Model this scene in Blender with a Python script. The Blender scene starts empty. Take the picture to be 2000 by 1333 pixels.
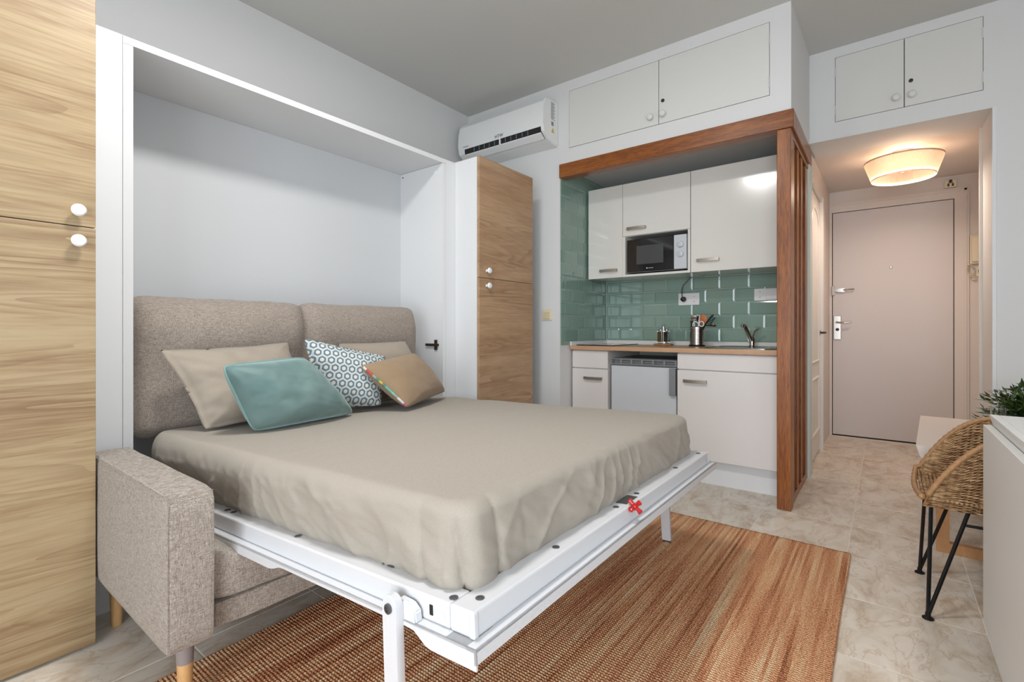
import bpy, bmesh, math, random
from mathutils import Vector, Matrix, noise
random.seed(7)
PI = math.pi
S = bpy.context.scene
COL = S.collection

# ---------------------------------------------------------------- camera
cam_d = bpy.data.cameras.new('camera'); cam = bpy.data.objects.new('camera', cam_d); COL.objects.link(cam)
S.camera = cam
TH = math.radians(37.56)
cam.location = (0, 0, 1.0)
cam.rotation_euler = (PI/2, 0, TH - PI/2)
cam_d.sensor_width = 36.0
cam_d.lens = 948.0/2000*36
cam_d.shift_y = -(666.5-643.0)/2000
cam_d.clip_start = 0.02

# ---------------------------------------------------------------- world, lights, exposure
S.view_settings.view_transform = 'Standard'
S.view_settings.look = 'None'
S.view_settings.gamma = 1.0
S.view_settings.exposure = 0.2
S.view_settings.use_curve_mapping = False
w = bpy.data.worlds.new('world'); S.world = w; w.use_nodes = True
w.node_tree.nodes['Background'].inputs[0].default_value = (0.75, 0.86, 1.0, 1)
w.node_tree.nodes['Background'].inputs[1].default_value = 1.6

def area(name, loc, rot, sx, sy, power, color=(1, 1, 1)):
    l = bpy.data.lights.new(name, 'AREA'); l.shape = 'RECTANGLE'; l.size = sx; l.size_y = sy
    l.energy = power; l.color = color
    o = bpy.data.objects.new(name, l); COL.objects.link(o); o.location = loc; o.rotation_euler = rot
    return o
# daylight outside the balcony door behind the camera and the window in the right wall
area('daylight_balcony', (-1.86, -0.25, 1.05), (0, -PI/2, 0), 2.0, 2.1, 76, (0.91, 0.96, 1.0))
area('daylight_window', (0.2, -1.98, 1.45), (PI/2, 0, 0), 1.9, 1.5, 9, (0.95, 0.98, 1.0))

# ---------------------------------------------------------------- materials
def new_mat(name):
    m = bpy.data.materials.new(name); m.use_nodes = True
    nt = m.node_tree; b = nt.nodes['Principled BSDF']
    return m, nt, b
def srgb(c):
    return tuple(((x/255)/12.92 if x/255 <= 0.04045 else ((x/255+0.055)/1.055)**2.4) for x in c) + (1,)
def N(nt, t, **kw):
    n = nt.nodes.new(t)
    for k, v in kw.items():
        if k.startswith('i_'): n.inputs[k[2:].replace('_', ' ')].default_value = v
        else: setattr(n, k, v)
    return n
def plain(name, c, rough=0.5, metal=0.0, coat=0.0, bump=0.0, bscale=200, var=0.0, vscale=2.0, **kw):
    m, nt, b = new_mat(name); c = srgb(c)
    b.inputs['Base Color'].default_value = c; b.inputs['Roughness'].default_value = rough
    b.inputs['Metallic'].default_value = metal; b.inputs['Coat Weight'].default_value = coat
    b.inputs['Coat Roughness'].default_value = 0.05
    tc = N(nt, 'ShaderNodeTexCoord')
    n = N(nt, 'ShaderNodeTexNoise'); n.inputs['Scale'].default_value = vscale; n.inputs['Detail'].default_value = 3
    nt.links.new(tc.outputs['Object'], n.inputs['Vector'])
    if var > 0:
        mx = N(nt, 'ShaderNodeMix', data_type='RGBA')
        mx.inputs[6].default_value = tuple(x*(1-var) for x in c[:3]) + (1,)
        mx.inputs[7].default_value = tuple(min(1, x*(1+var)) for x in c[:3]) + (1,)
        nt.links.new(n.outputs[0], mx.inputs[0]); nt.links.new(mx.outputs[2], b.inputs['Base Color'])
    if bump > 0:
        n2 = N(nt, 'ShaderNodeTexNoise'); n2.inputs['Scale'].default_value = bscale; n2.inputs['Detail'].default_value = 2
        nt.links.new(tc.outputs['Object'], n2.inputs['Vector'])
        bp = N(nt, 'ShaderNodeBump'); bp.inputs['Strength'].default_value = bump; bp.inputs['Distance'].default_value = 0.002
        nt.links.new(n2.outputs[0], bp.inputs['Height']); nt.links.new(bp.outputs[0], b.inputs['Normal'])
    for k, v in kw.items(): b.inputs[k.replace('_', ' ')].default_value = v
    return m
def ramp(nt, stops):
    r = N(nt, 'ShaderNodeValToRGB'); e = r.color_ramp.elements
    while len(e) < len(stops): e.new(0.5)
    for i, (p, c) in enumerate(stops): e[i].position = p; e[i].color = srgb(c)
    return r
def wood(name, stops, stretch, scale=1.0, rough=0.45, distort=1.5, fine=0.35, seed=0.0, coat=0.0, lines=0.0):
    """grain runs along the axis that has the small stretch factor"""
    m, nt, b = new_mat(name)
    tc = N(nt, 'ShaderNodeTexCoord'); mp = N(nt, 'ShaderNodeMapping')
    mp.inputs['Scale'].default_value = stretch; mp.inputs['Location'].default_value = (seed, seed*1.7, seed*0.6)
    nt.links.new(tc.outputs['Object'], mp.inputs['Vector'])
    a = N(nt, 'ShaderNodeTexNoise'); a.inputs['Scale'].default_value = 1.6*scale; a.inputs['Detail'].default_value = 6
    a.inputs['Distortion'].default_value = distort; a.inputs['Roughness'].default_value = 0.62
    nt.links.new(mp.outputs[0], a.inputs['Vector'])
    f = N(nt, 'ShaderNodeTexNoise'); f.inputs['Scale'].default_value = 14*scale; f.inputs['Detail'].default_value = 4
    nt.links.new(mp.outputs[0], f.inputs['Vector'])
    mx = N(nt, 'ShaderNodeMix', data_type='FLOAT'); mx.inputs[0].default_value = fine
    nt.links.new(a.outputs[0], mx.inputs[2]); nt.links.new(f.outputs[0], mx.inputs[3])
    r = ramp(nt, stops); nt.links.new(mx.outputs[0], r.inputs[0]); nt.links.new(r.outputs[0], b.inputs['Base Color'])
    if lines:
        g = N(nt, 'ShaderNodeTexNoise'); g.inputs['Scale'].default_value = 0.9*scale; g.inputs['Detail'].default_value = 1.2; g.inputs['Distortion'].default_value = 0.5
        nt.links.new(mp.outputs[0], g.inputs['Vector'])
        m1 = N(nt, 'ShaderNodeMath', operation='MULTIPLY'); m1.inputs[1].default_value = 15; nt.links.new(g.outputs[0], m1.inputs[0])
        m2 = N(nt, 'ShaderNodeMath', operation='FRACT'); nt.links.new(m1.outputs[0], m2.inputs[0])
        m3 = N(nt, 'ShaderNodeMapRange'); m3.inputs[1].default_value = 0.0; m3.inputs[2].default_value = 0.55; m3.inputs[3].default_value = 1.0; m3.inputs[4].default_value = 0.0
        nt.links.new(m2.outputs[0], m3.inputs[0])
        v = N(nt, 'ShaderNodeTexNoise'); v.inputs['Scale'].default_value = 1.1*scale; v.inputs['Detail'].default_value = 2; nt.links.new(mp.outputs[0], v.inputs['Vector'])
        m4 = N(nt, 'ShaderNodeMapRange'); m4.inputs[1].default_value = 0.42; m4.inputs[2].default_value = 0.68; m4.inputs[3].default_value = 0.08; m4.inputs[4].default_value = lines
        nt.links.new(v.outputs[0], m4.inputs[0])
        m5 = N(nt, 'ShaderNodeMath', operation='MULTIPLY'); nt.links.new(m3.outputs[0], m5.inputs[0]); nt.links.new(m4.outputs[0], m5.inputs[1])
        mc = N(nt, 'ShaderNodeMix', data_type='RGBA'); mc.inputs[7].default_value = srgb(stops[0][1])
        nt.links.new(m5.outputs[0], mc.inputs[0]); nt.links.new(r.outputs[0], mc.inputs[6]); nt.links.new(mc.outputs[2], b.inputs['Base Color'])
    b.inputs['Roughness'].default_value = rough; b.inputs['Coat Weight'].default_value = coat
    bp = N(nt, 'ShaderNodeBump'); bp.inputs['Strength'].default_value = 0.12; bp.inputs['Distance'].default_value = 0.001
    nt.links.new(mx.outputs[0], bp.inputs['Height']); nt.links.new(bp.outputs[0], b.inputs['Normal'])
    return m
def weave(name, c1, c2, scale, rough=0.9, bump=0.5, slub=8.0, sheen=0.2):
    """two crossed thread directions with uneven thread tones"""
    m, nt, b = new_mat(name)
    tc = N(nt, 'ShaderNodeTexCoord')
    ns = []
    for st in ((1, 1, 9), (9, 9, 1)):
        mp = N(nt, 'ShaderNodeMapping'); mp.inputs['Scale'].default_value = st
        nt.links.new(tc.outputs['Object'], mp.inputs['Vector'])
        n = N(nt, 'ShaderNodeTexNoise'); n.inputs['Scale'].default_value = scale/6; n.inputs['Detail'].default_value = 4
        n.inputs['Roughness'].default_value = 0.7
        nt.links.new(mp.outputs[0], n.inputs['Vector']); ns.append(n)
    mx = N(nt, 'ShaderNodeMix', data_type='FLOAT'); mx.inputs[0].default_value = 0.5
    nt.links.new(ns[0].outputs[0], mx.inputs[2]); nt.links.new(ns[1].outputs[0], mx.inputs[3])
    g = N(nt, 'ShaderNodeTexNoise'); g.inputs['Scale'].default_value = scale; g.inputs['Detail'].default_value = 1
    nt.links.new(tc.outputs['Object'], g.inputs['Vector'])
    m2 = N(nt, 'ShaderNodeMix', data_type='FLOAT'); m2.inputs[0].default_value = 0.18
    nt.links.new(mx.outputs[0], m2.inputs[2]); nt.links.new(g.outputs[0], m2.inputs[3])
    r = ramp(nt, [(0.38, c1), (0.62, c2)]); nt.links.new(m2.outputs[0], r.inputs[0])
    nt.links.new(r.outputs[0], b.inputs['Base Color']); b.inputs['Roughness'].default_value = rough
    b.inputs['Sheen Weight'].default_value = sheen; b.inputs['Specular IOR Level'].default_value = 0.2
    bp = N(nt, 'ShaderNodeBump'); bp.inputs['Strength'].default_value = bump; bp.inputs['Distance'].default_value = 0.002
    nt.links.new(m2.outputs[0], bp.inputs['Height']); nt.links.new(bp.outputs[0], b.inputs['Normal'])
    return m

M = {}
M['wall'] = plain('wall_paint', (219, 219, 218), 0.85, bump=0.05, bscale=60)
M['wall_warm'] = plain('bulkhead_paint', (219, 219, 218), 0.75, bump=0.06, bscale=35)
M['ceiling'] = plain('ceiling_paint', (204, 203, 199), 0.9)
M['hall'] = plain('hall_paint', (220, 212, 206), 0.8)
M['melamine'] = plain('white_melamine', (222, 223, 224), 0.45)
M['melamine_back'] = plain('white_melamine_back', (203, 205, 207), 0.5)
M['gloss'] = plain('gloss_cream_front', (226, 223, 217), 0.16, coat=0.6)
M['satin'] = plain('satin_cream_front', (222, 217, 214), 0.35)
M['cream'] = plain('cupboard_paint', (217, 216, 212), 0.55, bump=0.05, bscale=40)
M['white_plastic'] = plain('white_plastic', (232, 233, 232), 0.35)
M['cream_plastic'] = plain('cream_plastic', (225, 214, 188), 0.4)
M['frame_white'] = plain('white_powder_coat', (210, 211, 214), 0.35)
M['knob'] = plain('white_ceramic', (238, 240, 242), 0.15)
M['chrome'] = plain('chrome', (205, 203, 200), 0.12, metal=1.0)
M['nickel'] = plain('brushed_nickel', (172, 164, 154), 0.42, metal=1.0)
M['steel'] = plain('brushed_steel', (178, 172, 166), 0.25, metal=1.0)
M['bolt'] = plain('zinc_bolt', (110, 115, 118), 0.35, metal=0.9)
M['dark_metal'] = plain('dark_brown_metal', (70, 58, 50), 0.5, metal=0.6)
M['black'] = plain('black_plastic', (22, 22, 24), 0.35)
M['black_glass'] = plain('black_glass', (14, 15, 16), 0.06, coat=0.5)
M['screen_grey'] = plain('oven_window_mesh', (74, 75, 76), 0.18)
M['hob'] = plain('black_ceramic_hob', (16, 16, 18), 0.04, coat=1.0)
M['gap'] = plain('shaded_gap', (30, 28, 27), 0.9)  # near-black colour standing in for shade inside gaps
M['black_metal'] = plain('black_iron', (36, 35, 36), 0.38, metal=0.6, var=0.3, vscale=60)
M['fridge'] = plain('fridge_grey', (202, 206, 210), 0.35)
M['fridge_dark'] = plain('fridge_trim_grey', (128, 131, 133), 0.4)
M['red'] = plain('red_plastic', (180, 18, 16), 0.2, coat=0.5)
M['grout'] = plain('light_grout', (226, 220, 210), 0.9)
M['tile_grout'] = plain('white_grout', (206, 214, 206), 0.85)
M['door'] = plain('door_paint', (206, 199, 197), 0.42)
M['trim_white'] = plain('trim_gloss_white', (226, 222, 216), 0.4)
M['woodfloor_leg'] = wood('beech_leg', [(0.3, (196, 150, 98)), (0.7, (222, 178, 124))], (3, 3, 0.6), 4)
M['leg_grey'] = plain('grey_leg_socket', (142, 134, 132), 0.5)
OAK = [(0.25, (120, 92, 62)), (0.42, (154, 129, 96)), (0.52, (168, 146, 112)), (0.66, (176, 156, 123)), (0.8, (184, 166, 135))]
M['oak'] = wood('light_oak_laminate', OAK, (0.3, 4, 5.0), 2.0, 0.42, 0.35, 0.35, lines=0.7)
OAK2 = [(0.25, (136, 100, 70)), (0.42, (168, 134, 102)), (0.55, (180, 147, 114)), (0.68, (190, 158, 124)), (0.82, (198, 168, 134))]
M['oak_dark'] = wood('light_oak_laminate_warm', OAK2, (0.4, 4, 5.0), 2.0, 0.42, 0.35, 0.35, seed=3.3, lines=0.75)
M['worktop'] = wood('beige_worktop', [(0.3, (182, 140, 108)), (0.7, (204, 166, 132))], (5, 0.6, 5), 3, 0.3)
BROWN = [(0.30, (74, 34, 8)), (0.45, (124, 66, 20)), (0.56, (146, 84, 30)), (0.72, (170, 104, 44))]
M['beam_y'] = wood('varnished_pine_beam', BROWN, (6, 0.5, 6), 3.2, 0.35, 0.8, 0.45, coat=0.15)
M['beam_z'] = wood('varnished_pine_post', BROWN, (6, 6, 0.4), 3.2, 0.35, 0.6, 0.5, seed=5, coat=0.15)
M['beam_x'] = wood('varnished_pine_side', BROWN, (0.5, 6, 6), 3.2, 0.35, 0.6, 0.5, seed=9, coat=0.15)
M['table_wood'] = wood('oiled_oak', [(0.3, (164, 114, 70)), (0.7, (196, 146, 98))], (4, 4, 1), 3, 0.45)
M['board'] = wood('acacia_board', [(0.3, (150, 96, 58)), (0.7, (184, 128, 84))], (4, 1, 4), 6, 0.45)
M['spoon'] = wood('wood_spoon', [(0.3, (172, 92, 44)), (0.7, (200, 118, 62))], (4, 4, 1), 8, 0.5)
M['sofa'] = weave('sofa_weave', (104, 92, 82), (196, 186, 175), 420, bump=0.6)
M['cushion'] = weave('back_cushion_weave', (104, 92, 84), (182, 170, 158), 400, bump=0.6)
M['sheet'] = weave('cotton_sheet', (156, 147, 135), (168, 160, 149), 900, bump=0.12, sheen=0.1)
M['pillow'] = weave('pillow_linen', (152, 140, 126), (166, 155, 141), 900, bump=0.15)
M['tan'] = weave('tan_linen', (142, 119, 94), (164, 140, 112), 1100, bump=0.4)
M['teal_pipe'] = plain('teal_piping', (124, 154, 150), 0.6)
M['plant_pot'] = plain('pale_pot', (196, 190, 188), 0.5)
M['table_white'] = plain('white_table_top', (224, 214, 206), 0.35)
M['console'] = plain('white_console', (222, 222, 220), 0.4)
M['oil'] = plain('olive_oil', (122, 92, 20), 0.1, Transmission_Weight=0.3)
M['vinegar'] = plain('dark_vinegar', (24, 12, 10), 0.08)
M['pot_soil'] = plain('soil', (60, 45, 34), 0.9)

def mk_glass():
    m, nt, b = new_mat('clear_glass')
    b.inputs['Base Color'].default_value = (0.93, 0.97, 0.96, 1); b.inputs['Roughness'].default_value = 0.02
    b.inputs['Transmission Weight'].default_value = 1.0; b.inputs['IOR'].default_value = 1.45
    return m
M['glass'] = mk_glass()

def mk_velvet():
    m, nt, b = new_mat('teal_velvet')
    tc = N(nt, 'ShaderNodeTexCoord'); n = N(nt, 'ShaderNodeTexNoise'); n.inputs['Scale'].default_value = 5; n.inputs['Detail'].default_value = 3
    nt.links.new(tc.outputs['Object'], n.inputs['Vector'])
    r = ramp(nt, [(0.35, (88, 116, 114)), (0.65, (118, 143, 140))]); nt.links.new(n.outputs[0], r.inputs[0])
    nt.links.new(r.outputs[0], b.inputs['Base Color']); b.inputs['Roughness'].default_value = 0.55
    b.inputs['Sheen Weight'].default_value = 0.8; b.inputs['Sheen Roughness'].default_value = 0.35
    b.inputs['Sheen Tint'].default_value = (0.75, 0.95, 0.93, 1)
    return m
M['velvet'] = mk_velvet()

def mk_marble():
    m, nt, b = new_mat('beige_marble_floor_tile')
    geo = N(nt, 'ShaderNodeNewGeometry'); oi = N(nt, 'ShaderNodeObjectInfo')
    sc = N(nt, 'ShaderNodeVectorMath', operation='SCALE'); cx = N(nt, 'ShaderNodeCombineXYZ')
    nt.links.new(oi.outputs['Random'], cx.inputs[0]); nt.links.new(oi.outputs['Random'], cx.inputs[1])
    nt.links.new(cx.outputs[0], sc.inputs[0]); sc.inputs['Scale'].default_value = 37
    ad = N(nt, 'ShaderNodeVectorMath', operation='ADD')
    nt.links.new(geo.outputs['Position'], ad.inputs[0]); nt.links.new(sc.outputs[0], ad.inputs[1])
    mp = N(nt, 'ShaderNodeMapping'); mp.inputs['Scale'].default_value = (1.5, 2.6, 1); mp.inputs['Rotation'].default_value = (0, 0, 0.35)
    nt.links.new(ad.outputs[0], mp.inputs['Vector'])
    n = N(nt, 'ShaderNodeTexNoise'); n.inputs['Scale'].default_value = 3.6; n.inputs['Detail'].default_value = 8
    n.inputs['Roughness'].default_value = 0.62; n.inputs['Distortion'].default_value = 0.9
    nt.links.new(mp.outputs[0], n.inputs['Vector'])
    r = ramp(nt, [(0.3, (180, 158, 137)), (0.43, (206, 193, 176)), (0.55, (219, 210, 197)), (0.72, (226, 219, 209))])
    nt.links.new(n.outputs[0], r.inputs[0])
    v = N(nt, 'ShaderNodeTexNoise'); v.inputs['Scale'].default_value = 3.4; v.inputs['Detail'].default_value = 9; v.inputs['Roughness'].default_value = 0.6; v.inputs['Distortion'].default_value = 0.7
    nt.links.new(mp.outputs[0], v.inputs['Vector'])
    s1 = N(nt, 'ShaderNodeMath', operation='SUBTRACT'); s1.inputs[1].default_value = 0.5; nt.links.new(v.outputs[0], s1.inputs[0])
    s2 = N(nt, 'ShaderNodeMath', operation='ABSOLUTE'); nt.links.new(s1.outputs[0], s2.inputs[0])
    s3 = N(nt, 'ShaderNodeMapRange'); s3.inputs[1].default_value = 0.0; s3.inputs[2].default_value = 0.022; s3.inputs[3].default_value = 0.45; s3.inputs[4].default_value = 0
    nt.links.new(s2.outputs[0], s3.inputs[0])
    mx = N(nt, 'ShaderNodeMix', data_type='RGBA'); mx.inputs[7].default_value = srgb((172, 142, 116))
    nt.links.new(s3.outputs[0], mx.inputs[0]); nt.links.new(r.outputs[0], mx.inputs[6]); nt.links.new(mx.outputs[2], b.inputs['Base Color'])
    b.inputs['Roughness'].default_value = 0.3
    return m
M['marble'] = mk_marble()

def mk_green():
    m, nt, b = new_mat('sage_green_glazed_tile')
    oi = N(nt, 'ShaderNodeObjectInfo'); r = ramp(nt, [(0.0, (121, 149, 137)), (1.0, (136, 163, 151))])
    nt.links.new(oi.outputs['Random'], r.inputs[0]); nt.links.new(r.outputs[0], b.inputs['Base Color'])
    b.inputs['Roughness'].default_value = 0.09; b.inputs['Coat Weight'].default_value = 0.4; b.inputs['Coat Roughness'].default_value = 0.03
    return m
M['green'] = mk_green()

def mk_rug():
    m, nt, b = new_mat('jute_rug')
    tc = N(nt, 'ShaderNodeTexCoord'); sp = N(nt, 'ShaderNodeSeparateXYZ'); nt.links.new(tc.outputs['Object'], sp.inputs[0])
    # one tone per braided row, changing slowly along the row
    fl = N(nt, 'ShaderNodeMath', operation='MULTIPLY'); fl.inputs[1].default_value = 1/0.0105; nt.links.new(sp.outputs[1], fl.inputs[0])
    f2 = N(nt, 'ShaderNodeMath', operation='FLOOR'); nt.links.new(fl.outputs[0], f2.inputs[0])
    def tone(sx, sy, seed):
        cx = N(nt, 'ShaderNodeCombineXYZ')
        a = N(nt, 'ShaderNodeMath', operation='MULTIPLY'); a.inputs[1].default_value = sx; nt.links.new(sp.outputs[0], a.inputs[0])
        c = N(nt, 'ShaderNodeMath', operation='MULTIPLY'); c.inputs[1].default_value = sy; nt.links.new(f2.outputs[0], c.inputs[0])
        nt.links.new(a.outputs[0], cx.inputs[0]); nt.links.new(c.outputs[0], cx.inputs[1]); cx.inputs[2].default_value = seed
        n = N(nt, 'ShaderNodeTexNoise'); n.inputs['Scale'].default_value = 1; n.inputs['Detail'].default_value = 2
        nt.links.new(cx.outputs[0], n.inputs['Vector']); return n
    n1 = tone(1.3, 1.7, 0); n2 = tone(0.8, 0.22, 8); n3 = N(nt, 'ShaderNodeTexNoise'); n3.inputs['Scale'].default_value = 190; n3.inputs['Detail'].default_value = 2
    nt.links.new(tc.outputs['Object'], n3.inputs['Vector'])
    m1 = N(nt, 'ShaderNodeMix', data_type='FLOAT'); m1.inputs[0].default_value = 0.4
    nt.links.new(n1.outputs[0], m1.inputs[2]); nt.links.new(n2.outputs[0], m1.inputs[3])
    m2 = N(nt, 'ShaderNodeMix', data_type='FLOAT'); m2.inputs[0].default_value = 0.38
    nt.links.new(m1.outputs[0], m2.inputs[2]); nt.links.new(n3.outputs[0], m2.inputs[3])
    r = ramp(nt, [(0.39, (150, 94, 62)), (0.45, (204, 136, 98)), (0.505, (228, 168, 124)), (0.56, (240, 200, 156)), (0.63, (248, 230, 198))])
    nt.links.new(m2.outputs[0], r.inputs[0])
    b.inputs['Roughness'].default_value = 0.9; b.inputs['Specular IOR Level'].default_value = 0.15
    # loops along each row
    mp = N(nt, 'ShaderNodeMapping'); mp.inputs['Scale'].default_value = (1, 1, 1)
    nt.links.new(tc.outputs['Object'], mp.inputs['Vector'])
    wv = N(nt, 'ShaderNodeTexWave', wave_type='BANDS', bands_direction='X'); wv.inputs['Scale'].default_value = 30; wv.inputs['Distortion'].default_value = 1.2
    wv.inputs['Detail'].default_value = 2; wv.inputs['Detail Scale'].default_value = 6
    nt.links.new(mp.outputs[0], wv.inputs['Vector'])
    mr = N(nt, 'ShaderNodeMapRange'); mr.inputs[3].default_value = 0.8; mr.inputs[4].default_value = 1.0; nt.links.new(wv.outputs[1], mr.inputs[0])  # painted shade: colour darkens between the loops
    vm = N(nt, 'ShaderNodeVectorMath', operation='SCALE'); nt.links.new(r.outputs[0], vm.inputs[0]); nt.links.new(mr.outputs[0], vm.inputs['Scale']); nt.links.new(vm.outputs[0], b.inputs['Base Color'])
    ad = N(nt, 'ShaderNodeMath', operation='ADD'); nt.links.new(wv.outputs[1], ad.inputs[0]); nt.links.new(n3.outputs[0], ad.inputs[1])
    bp = N(nt, 'ShaderNodeBump'); bp.inputs['Strength'].default_value = 1.0; bp.inputs['Distance'].default_value = 0.004
    nt.links.new(ad.outputs[0], bp.inputs['Height']); nt.links.new(bp.outputs[0], b.inputs['Normal'])
    return m
M['rug'] = mk_rug()

def mk_wicker():
    m, nt, b = new_mat('wicker_strand')
    tc = N(nt, 'ShaderNodeTexCoord'); mp = N(nt, 'ShaderNodeMapping'); mp.inputs['Scale'].default_value = (26, 26, 150)
    nt.links.new(tc.outputs['Object'], mp.inputs['Vector'])
    n = N(nt, 'ShaderNodeTexNoise'); n.inputs['Scale'].default_value = 1.2; n.inputs['Detail'].default_value = 3
    nt.links.new(mp.outputs[0], n.inputs['Vector'])
    r = ramp(nt, [(0.32, (104, 70, 44)), (0.48, (160, 122, 84)), (0.65, (206, 174, 130))]); nt.links.new(n.outputs[0], r.inputs[0])
    nt.links.new(r.outputs[0], b.inputs['Base Color']); b.inputs['Roughness'].default_value = 0.55
    return m
M['wicker'] = mk_wicker()
M['wicker_rim'] = plain('wicker_rim', (172, 130, 88), 0.5, var=0.35, vscale=60)
M['wicker_dark'] = plain('wicker_shadow', (92, 64, 42), 0.8)

def mk_shade():
    m = bpy.data.materials.new('pleated_lamp_fabric'); m.use_nodes = True; nt = m.node_tree
    nt.nodes.clear(); out = N(nt, 'ShaderNodeOutputMaterial')
    d = N(nt, 'ShaderNodeBsdfDiffuse'); d.inputs[0].default_value = (0.62, 0.58, 0.53, 1)
    t = N(nt, 'ShaderNodeBsdfTranslucent'); t.inputs[0].default_value = (0.66, 0.57, 0.49, 1)
    mx = N(nt, 'ShaderNodeMixShader'); mx.inputs[0].default_value = 0.55
    nt.links.new(d.outputs[0], mx.inputs[1]); nt.links.new(t.outputs[0], mx.inputs[2]); nt.links.new(mx.outputs[0], out.inputs[0])
    return m
M['shade'] = mk_shade()
def emit(name, c, s):
    m, nt, b = new_mat(name); b.inputs['Base Color'].default_value = srgb(c)
    b.inputs['Emission Color'].default_value = srgb(c); b.inputs['Emission Strength'].default_value = s
    return m
M['bulb'] = emit('warm_bulb', (255, 205, 150), 2.2)
M['ceiling_glow'] = emit('opal_diffuser', (255, 246, 232), 7)

# ---------------------------------------------------------------- geometry helpers
def B(): return bmesh.new()
def box(bm, x0, x1, y0, y1, z0, z1):
    if x0 > x1: x0, x1 = x1, x0
    if y0 > y1: y0, y1 = y1, y0
    if z0 > z1: z0, z1 = z1, z0
    v = [bm.verts.new(p) for p in ((x0,y0,z0),(x1,y0,z0),(x1,y1,z0),(x0,y1,z0),(x0,y0,z1),(x1,y0,z1),(x1,y1,z1),(x0,y1,z1))]
    for f in ((3,2,1,0),(4,5,6,7),(0,1,5,4),(1,2,6,5),(2,3,7,6),(3,0,4,7)): bm.faces.new([v[i] for i in f])
    return v
def bxm(x0, x1, y0, y1, z0, z1, bev=0.0, seg=2):
    bm = B(); box(bm, x0, x1, y0, y1, z0, z1)
    if bev > 0: bmesh.ops.bevel(bm, geom=bm.edges[:], offset=bev, segments=seg, affect='EDGES', profile=0.5)
    for e in bm.edges: e.smooth = False
    return bm
def prism(bm, pts, d):
    """pts: 3D polygon, d: extrusion vector"""
    d = Vector(d); a = [bm.verts.new(p) for p in pts]; b = [bm.verts.new(Vector(p)+d) for p in pts]
    n = len(pts); bm.faces.new(a[::-1]); bm.faces.new(b)
    for i in range(n): bm.faces.new((a[i], a[(i+1)%n], b[(i+1)%n], b[i]))
    return bm
def basis(axis):
    z = Vector(axis).normalized(); h = Vector((0,0,1)) if abs(z.z) < 0.9 else Vector((1,0,0))
    x = h.cross(z).normalized(); return x, z.cross(x), z
def lathe(bm, prof, c, axis=(0,0,1), seg=24, cap=True):
    """prof: list (r, h) along axis from c"""
    x, y, z = basis(axis); c = Vector(c); rings = []
    for r, h in prof:
        if r < 1e-6: rings.append([bm.verts.new(c+z*h)])
        else: rings.append([bm.verts.new(c+z*h+(x*math.cos(2*PI*i/seg)+y*math.sin(2*PI*i/seg))*r) for i in range(seg)])
    for a, b in zip(rings, rings[1:]):
        if len(a) == 1 and len(b) == 1: continue
        for i in range(seg):
            j = (i+1) % seg
            if len(a) == 1: bm.faces.new((a[0], b[j], b[i]))
            elif len(b) == 1: bm.faces.new((a[i], a[j], b[0]))
            else: bm.faces.new((a[i], a[j], b[j], b[i]))
    if cap:
        if len(rings[0]) > 1: bm.faces.new(rings[0][::-1])
        if len(rings[-1]) > 1: bm.faces.new(rings[-1])
    return bm
def tube(bm, pts, r, seg=8, cap=True, radii=None):
    pts = [Vector(p) for p in pts]; n = len(pts); rings = []; up = None
    for i, p in enumerate(pts):
        t = (pts[min(i+1, n-1)] - pts[max(i-1, 0)]).normalized()
        if up is None: x, y, _ = basis(t)
        else:
            x = (up - t*up.dot(t)).normalized(); y = t.cross(x)
        up = x; rr = radii[i] if radii else r
        rings.append([bm.verts.new(p+(x*math.cos(2*PI*k/seg)+y*math.sin(2*PI*k/seg))*rr) for k in range(seg)])
    for a, b in zip(rings, rings[1:]):
        for k in range(seg): bm.faces.new((a[k], a[(k+1)%seg], b[(k+1)%seg], b[k]))
    if cap: bm.faces.new(rings[0][::-1]); bm.faces.new(rings[-1])
    return bm
def grid_surface(fn, nu, nv, closed_u=False):
    bm = B(); g = [[bm.verts.new(fn(i/(nu if closed_u else nu-1), j/(nv-1))) for i in range(nu)] for j in range(nv)]
    for j in range(nv-1):
        for i in range(nu if closed_u else nu-1):
            k = (i+1) % nu; bm.faces.new((g[j][i], g[j][k], g[j+1][k], g[j+1][i]))
    return bm
def softbox(c, hx, hy, hz, p=8, n=14, bulge=(0,0,0), wr=0.0, wscale=6, seed=0):
    """rounded upholstered block, centre c and half sizes"""
    bm = B(); bmesh.ops.create_cube(bm, size=2)
    bmesh.ops.subdivide_edges(bm, edges=bm.edges[:], cuts=n, use_grid_fill=True)
    for v in bm.verts:
        q = v.co; mx = max(abs(q.x), abs(q.y), abs(q.z)); pn = (abs(q.x)**p+abs(q.y)**p+abs(q.z)**p)**(1/p)
        q = q*(mx/pn)
        bx = bulge[0]*(1-q.y*q.y)*(1-q.z*q.z)*q.x; by = bulge[1]*(1-q.x*q.x)*(1-q.z*q.z)*q.y; bz = bulge[2]*(1-q.x*q.x)*(1-q.y*q.y)*q.z
        v.co = Vector((q.x*hx+bx, q.y*hy+by, q.z*hz+bz)) + Vector(c)
    if wr:
        bm.normal_update()
        for v in bm.verts:
            v.co += v.normal*wr*noise.fractal(v.co*wscale+Vector((seed, 0, 0)), 0.7, 2, 3)
    return bm

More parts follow.
